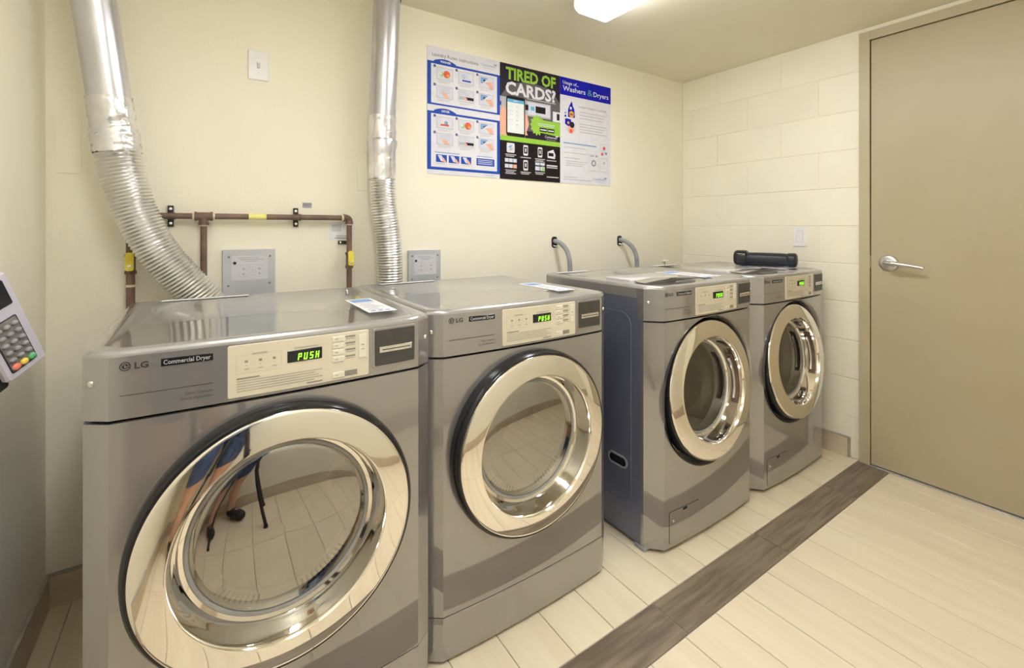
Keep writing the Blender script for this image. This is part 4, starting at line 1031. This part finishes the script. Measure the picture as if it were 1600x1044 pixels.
def person(loc, rz):
    V = {}; E = []
    def v(n, x, y, z, r): V[n] = (x, y, z, r)
    v('pel', 0, 0, .96, .155); v('waist', 0, .005, 1.10, .138); v('chest', 0, .0, 1.30, .158); v('upch', 0, -.01, 1.42, .120); v('neck', 0, -.005, 1.50, .055); v('neck2', 0, .012, 1.56, .053)
    v('chin', 0, .03, 1.615, .072); v('head', 0, .02, 1.69, .090); v('crown', 0, .005, 1.755, .070)
    for s, t in ((-1, 'l'), (1, 'r')):
        v('hip' + t, s * .095, 0, .88, .098); v('th' + t, s * .11, .01, .70, .100); v('kn' + t, s * .115, .02, .48, .082); v('cf' + t, s * .112, -.005, .36, .056); v('an' + t, s * .115, -.01, .10, .038)
        v('he' + t, s * .117, -.015, .045, .040); v('ba' + t, s * .125, .12, .038, .040); v('to' + t, s * .13, .18, .032, .030)
        v('sh' + t, s * .175, -.005, 1.405, .066); v('el' + t, s * .225, -.01, 1.13, .046); v('wr' + t, s * .15, .10, 1.12, .030); v('pm' + t, s * .125, .14, 1.13, .030)
        for i, (dx, dz, ln) in enumerate(((.022, .030, .06), (.012, .012, .075), (.004, -.006, .07), (-.006, -.022, .055))):
            v('f%d%s' % (i, t), s * (.115 - .01 + dx * .2), .162, 1.13 + dz * .8, .010); v('g%d%s' % (i, t), s * (.10 - ln * .35), .162 + ln * .2, 1.128 + dz * .8, .009); v('t%d%s' % (i, t), s * (.10 - ln * .8), .162 + ln * .15, 1.125 + dz * .8, .008)
            E.extend([('pm' + t, 'f%d%s' % (i, t)), ('f%d%s' % (i, t), 'g%d%s' % (i, t)), ('g%d%s' % (i, t), 't%d%s' % (i, t))])
        v('h0' + t, s * .105, .13, 1.155, .012); v('h1' + t, s * .085, .15, 1.175, .010); E.extend([('pm' + t, 'h0' + t), ('h0' + t, 'h1' + t)])
        E.extend([('pel', 'hip' + t), ('hip' + t, 'th' + t), ('th' + t, 'kn' + t), ('kn' + t, 'cf' + t), ('cf' + t, 'an' + t), ('an' + t, 'he' + t), ('he' + t, 'ba' + t), ('ba' + t, 'to' + t), ('upch', 'sh' + t), ('sh' + t, 'el' + t), ('el' + t, 'wr' + t), ('wr' + t, 'pm' + t)])
    E.extend([('pel', 'waist'), ('waist', 'chest'), ('chest', 'upch'), ('upch', 'neck'), ('neck', 'neck2'), ('neck2', 'chin'), ('chin', 'head'), ('head', 'crown')])
    names = list(V); ix = {n: i for i, n in enumerate(names)}
    me = bpy.data.meshes.new('figure'); me.from_pydata([V[n][:3] for n in names], [(ix[a], ix[b]) for a, b in E], [])
    ob = bpy.data.objects.new('figure', me); COL.objects.link(ob)
    ob.modifiers.new('skin', 'SKIN'); sv = me.skin_vertices[0].data
    for n in names:
        r = V[n][3]; sv[ix[n]].radius = (r, r * (.72 if n in ('pel', 'waist', 'chest', 'upch') else 1)); sv[ix[n]].use_root = n == 'pel'
    sb = ob.modifiers.new('sub', 'SUBSURF'); sb.levels = 2; sb.render_levels = 2
    dg = bpy.context.evaluated_depsgraph_get(); dg.update()
    bm_ = bpy.data.meshes.new_from_object(ob.evaluated_get(dg)); bpy.data.objects.remove(ob)
    M['skin'] = noisy(mat('skin', (.62, .36, .26), .5), (.58, .33, .235), (.66, .40, .30), (20, 20, 20), 3)
    M['denim'] = noisy(mat('blue denim', (.045, .075, .17), .8), (.03, .05, .12), (.08, .12, .25), (40, 40, 12), 5)
    M['shirt'] = noisy(mat('pale blue shirt', (.30, .42, .55), .8), (.27, .39, .52), (.34, .46, .6), (14, 14, 14), 3)
    M['hair'] = noisy(mat('brown hair', (.06, .04, .025), .6), (.045, .03, .02), (.09, .06, .04), (60, 60, 10), 4)
    for k in ('skin', 'denim', 'shirt', 'hair', 'blackm'): bm_.materials.append(M[k])
    for p in bm_.polygons:
        c = p.center; arm = abs(c.x) > .17 or (c.y > .115 and c.z > .9)
        mi = 0
        if c.z < .075: mi = 4
        elif .44 < c.z < 1.0 and not (c.y > .16 and c.z > .6): mi = 1
        elif 1.0 <= c.z < 1.50 and not (arm and c.z < 1.22): mi = 2
        elif c.z > 1.72 or (c.z > 1.62 and c.y < -.01): mi = 3
        p.material_index = mi; p.use_smooth = True
    o = bpy.data.objects.new('person', bm_); COL.objects.link(o); o.location = loc; o.rotation_euler.z = rz
    tag(o, 'person in denim shorts and dark shoes reflected in the nearest dryer door', 'person')
    HB = lambda x, z, d: (x, d, z)
    for s in (-1, 1):
        MB().lathe([(.011, 0), (.009, .005), (.0005, .008)], lambda x, z, d: (s * .032 + x, .103 + d, 1.685 + z * .6), 14).build('eye', 'white', o, 50)
        MB().tube([(s * .088, .012, 1.655), (s * .097, .005, 1.685), (s * .092, .01, 1.71)], [.008, .013, .010], 8).build('ear', 'skin', o, 50)
        MB().tube([(s * .017, .106, 1.703), (s * .045, .102, 1.704)], .004, 8).build('eyebrow', 'hair', o, 50)
    MB().tube([(0, .105, 1.69), (0, .122, 1.655), (0, .108, 1.648)], [.008, .014, .009], 10).build('nose', 'skin', o, 50)
    MB().tube([(-.022, .097, 1.622), (0, .104, 1.620), (.022, .097, 1.622)], [.003, .006, .003], 8).build('mouth', 'kred', o, 50)
person((-.152, -.158, 0), math.radians(-34))
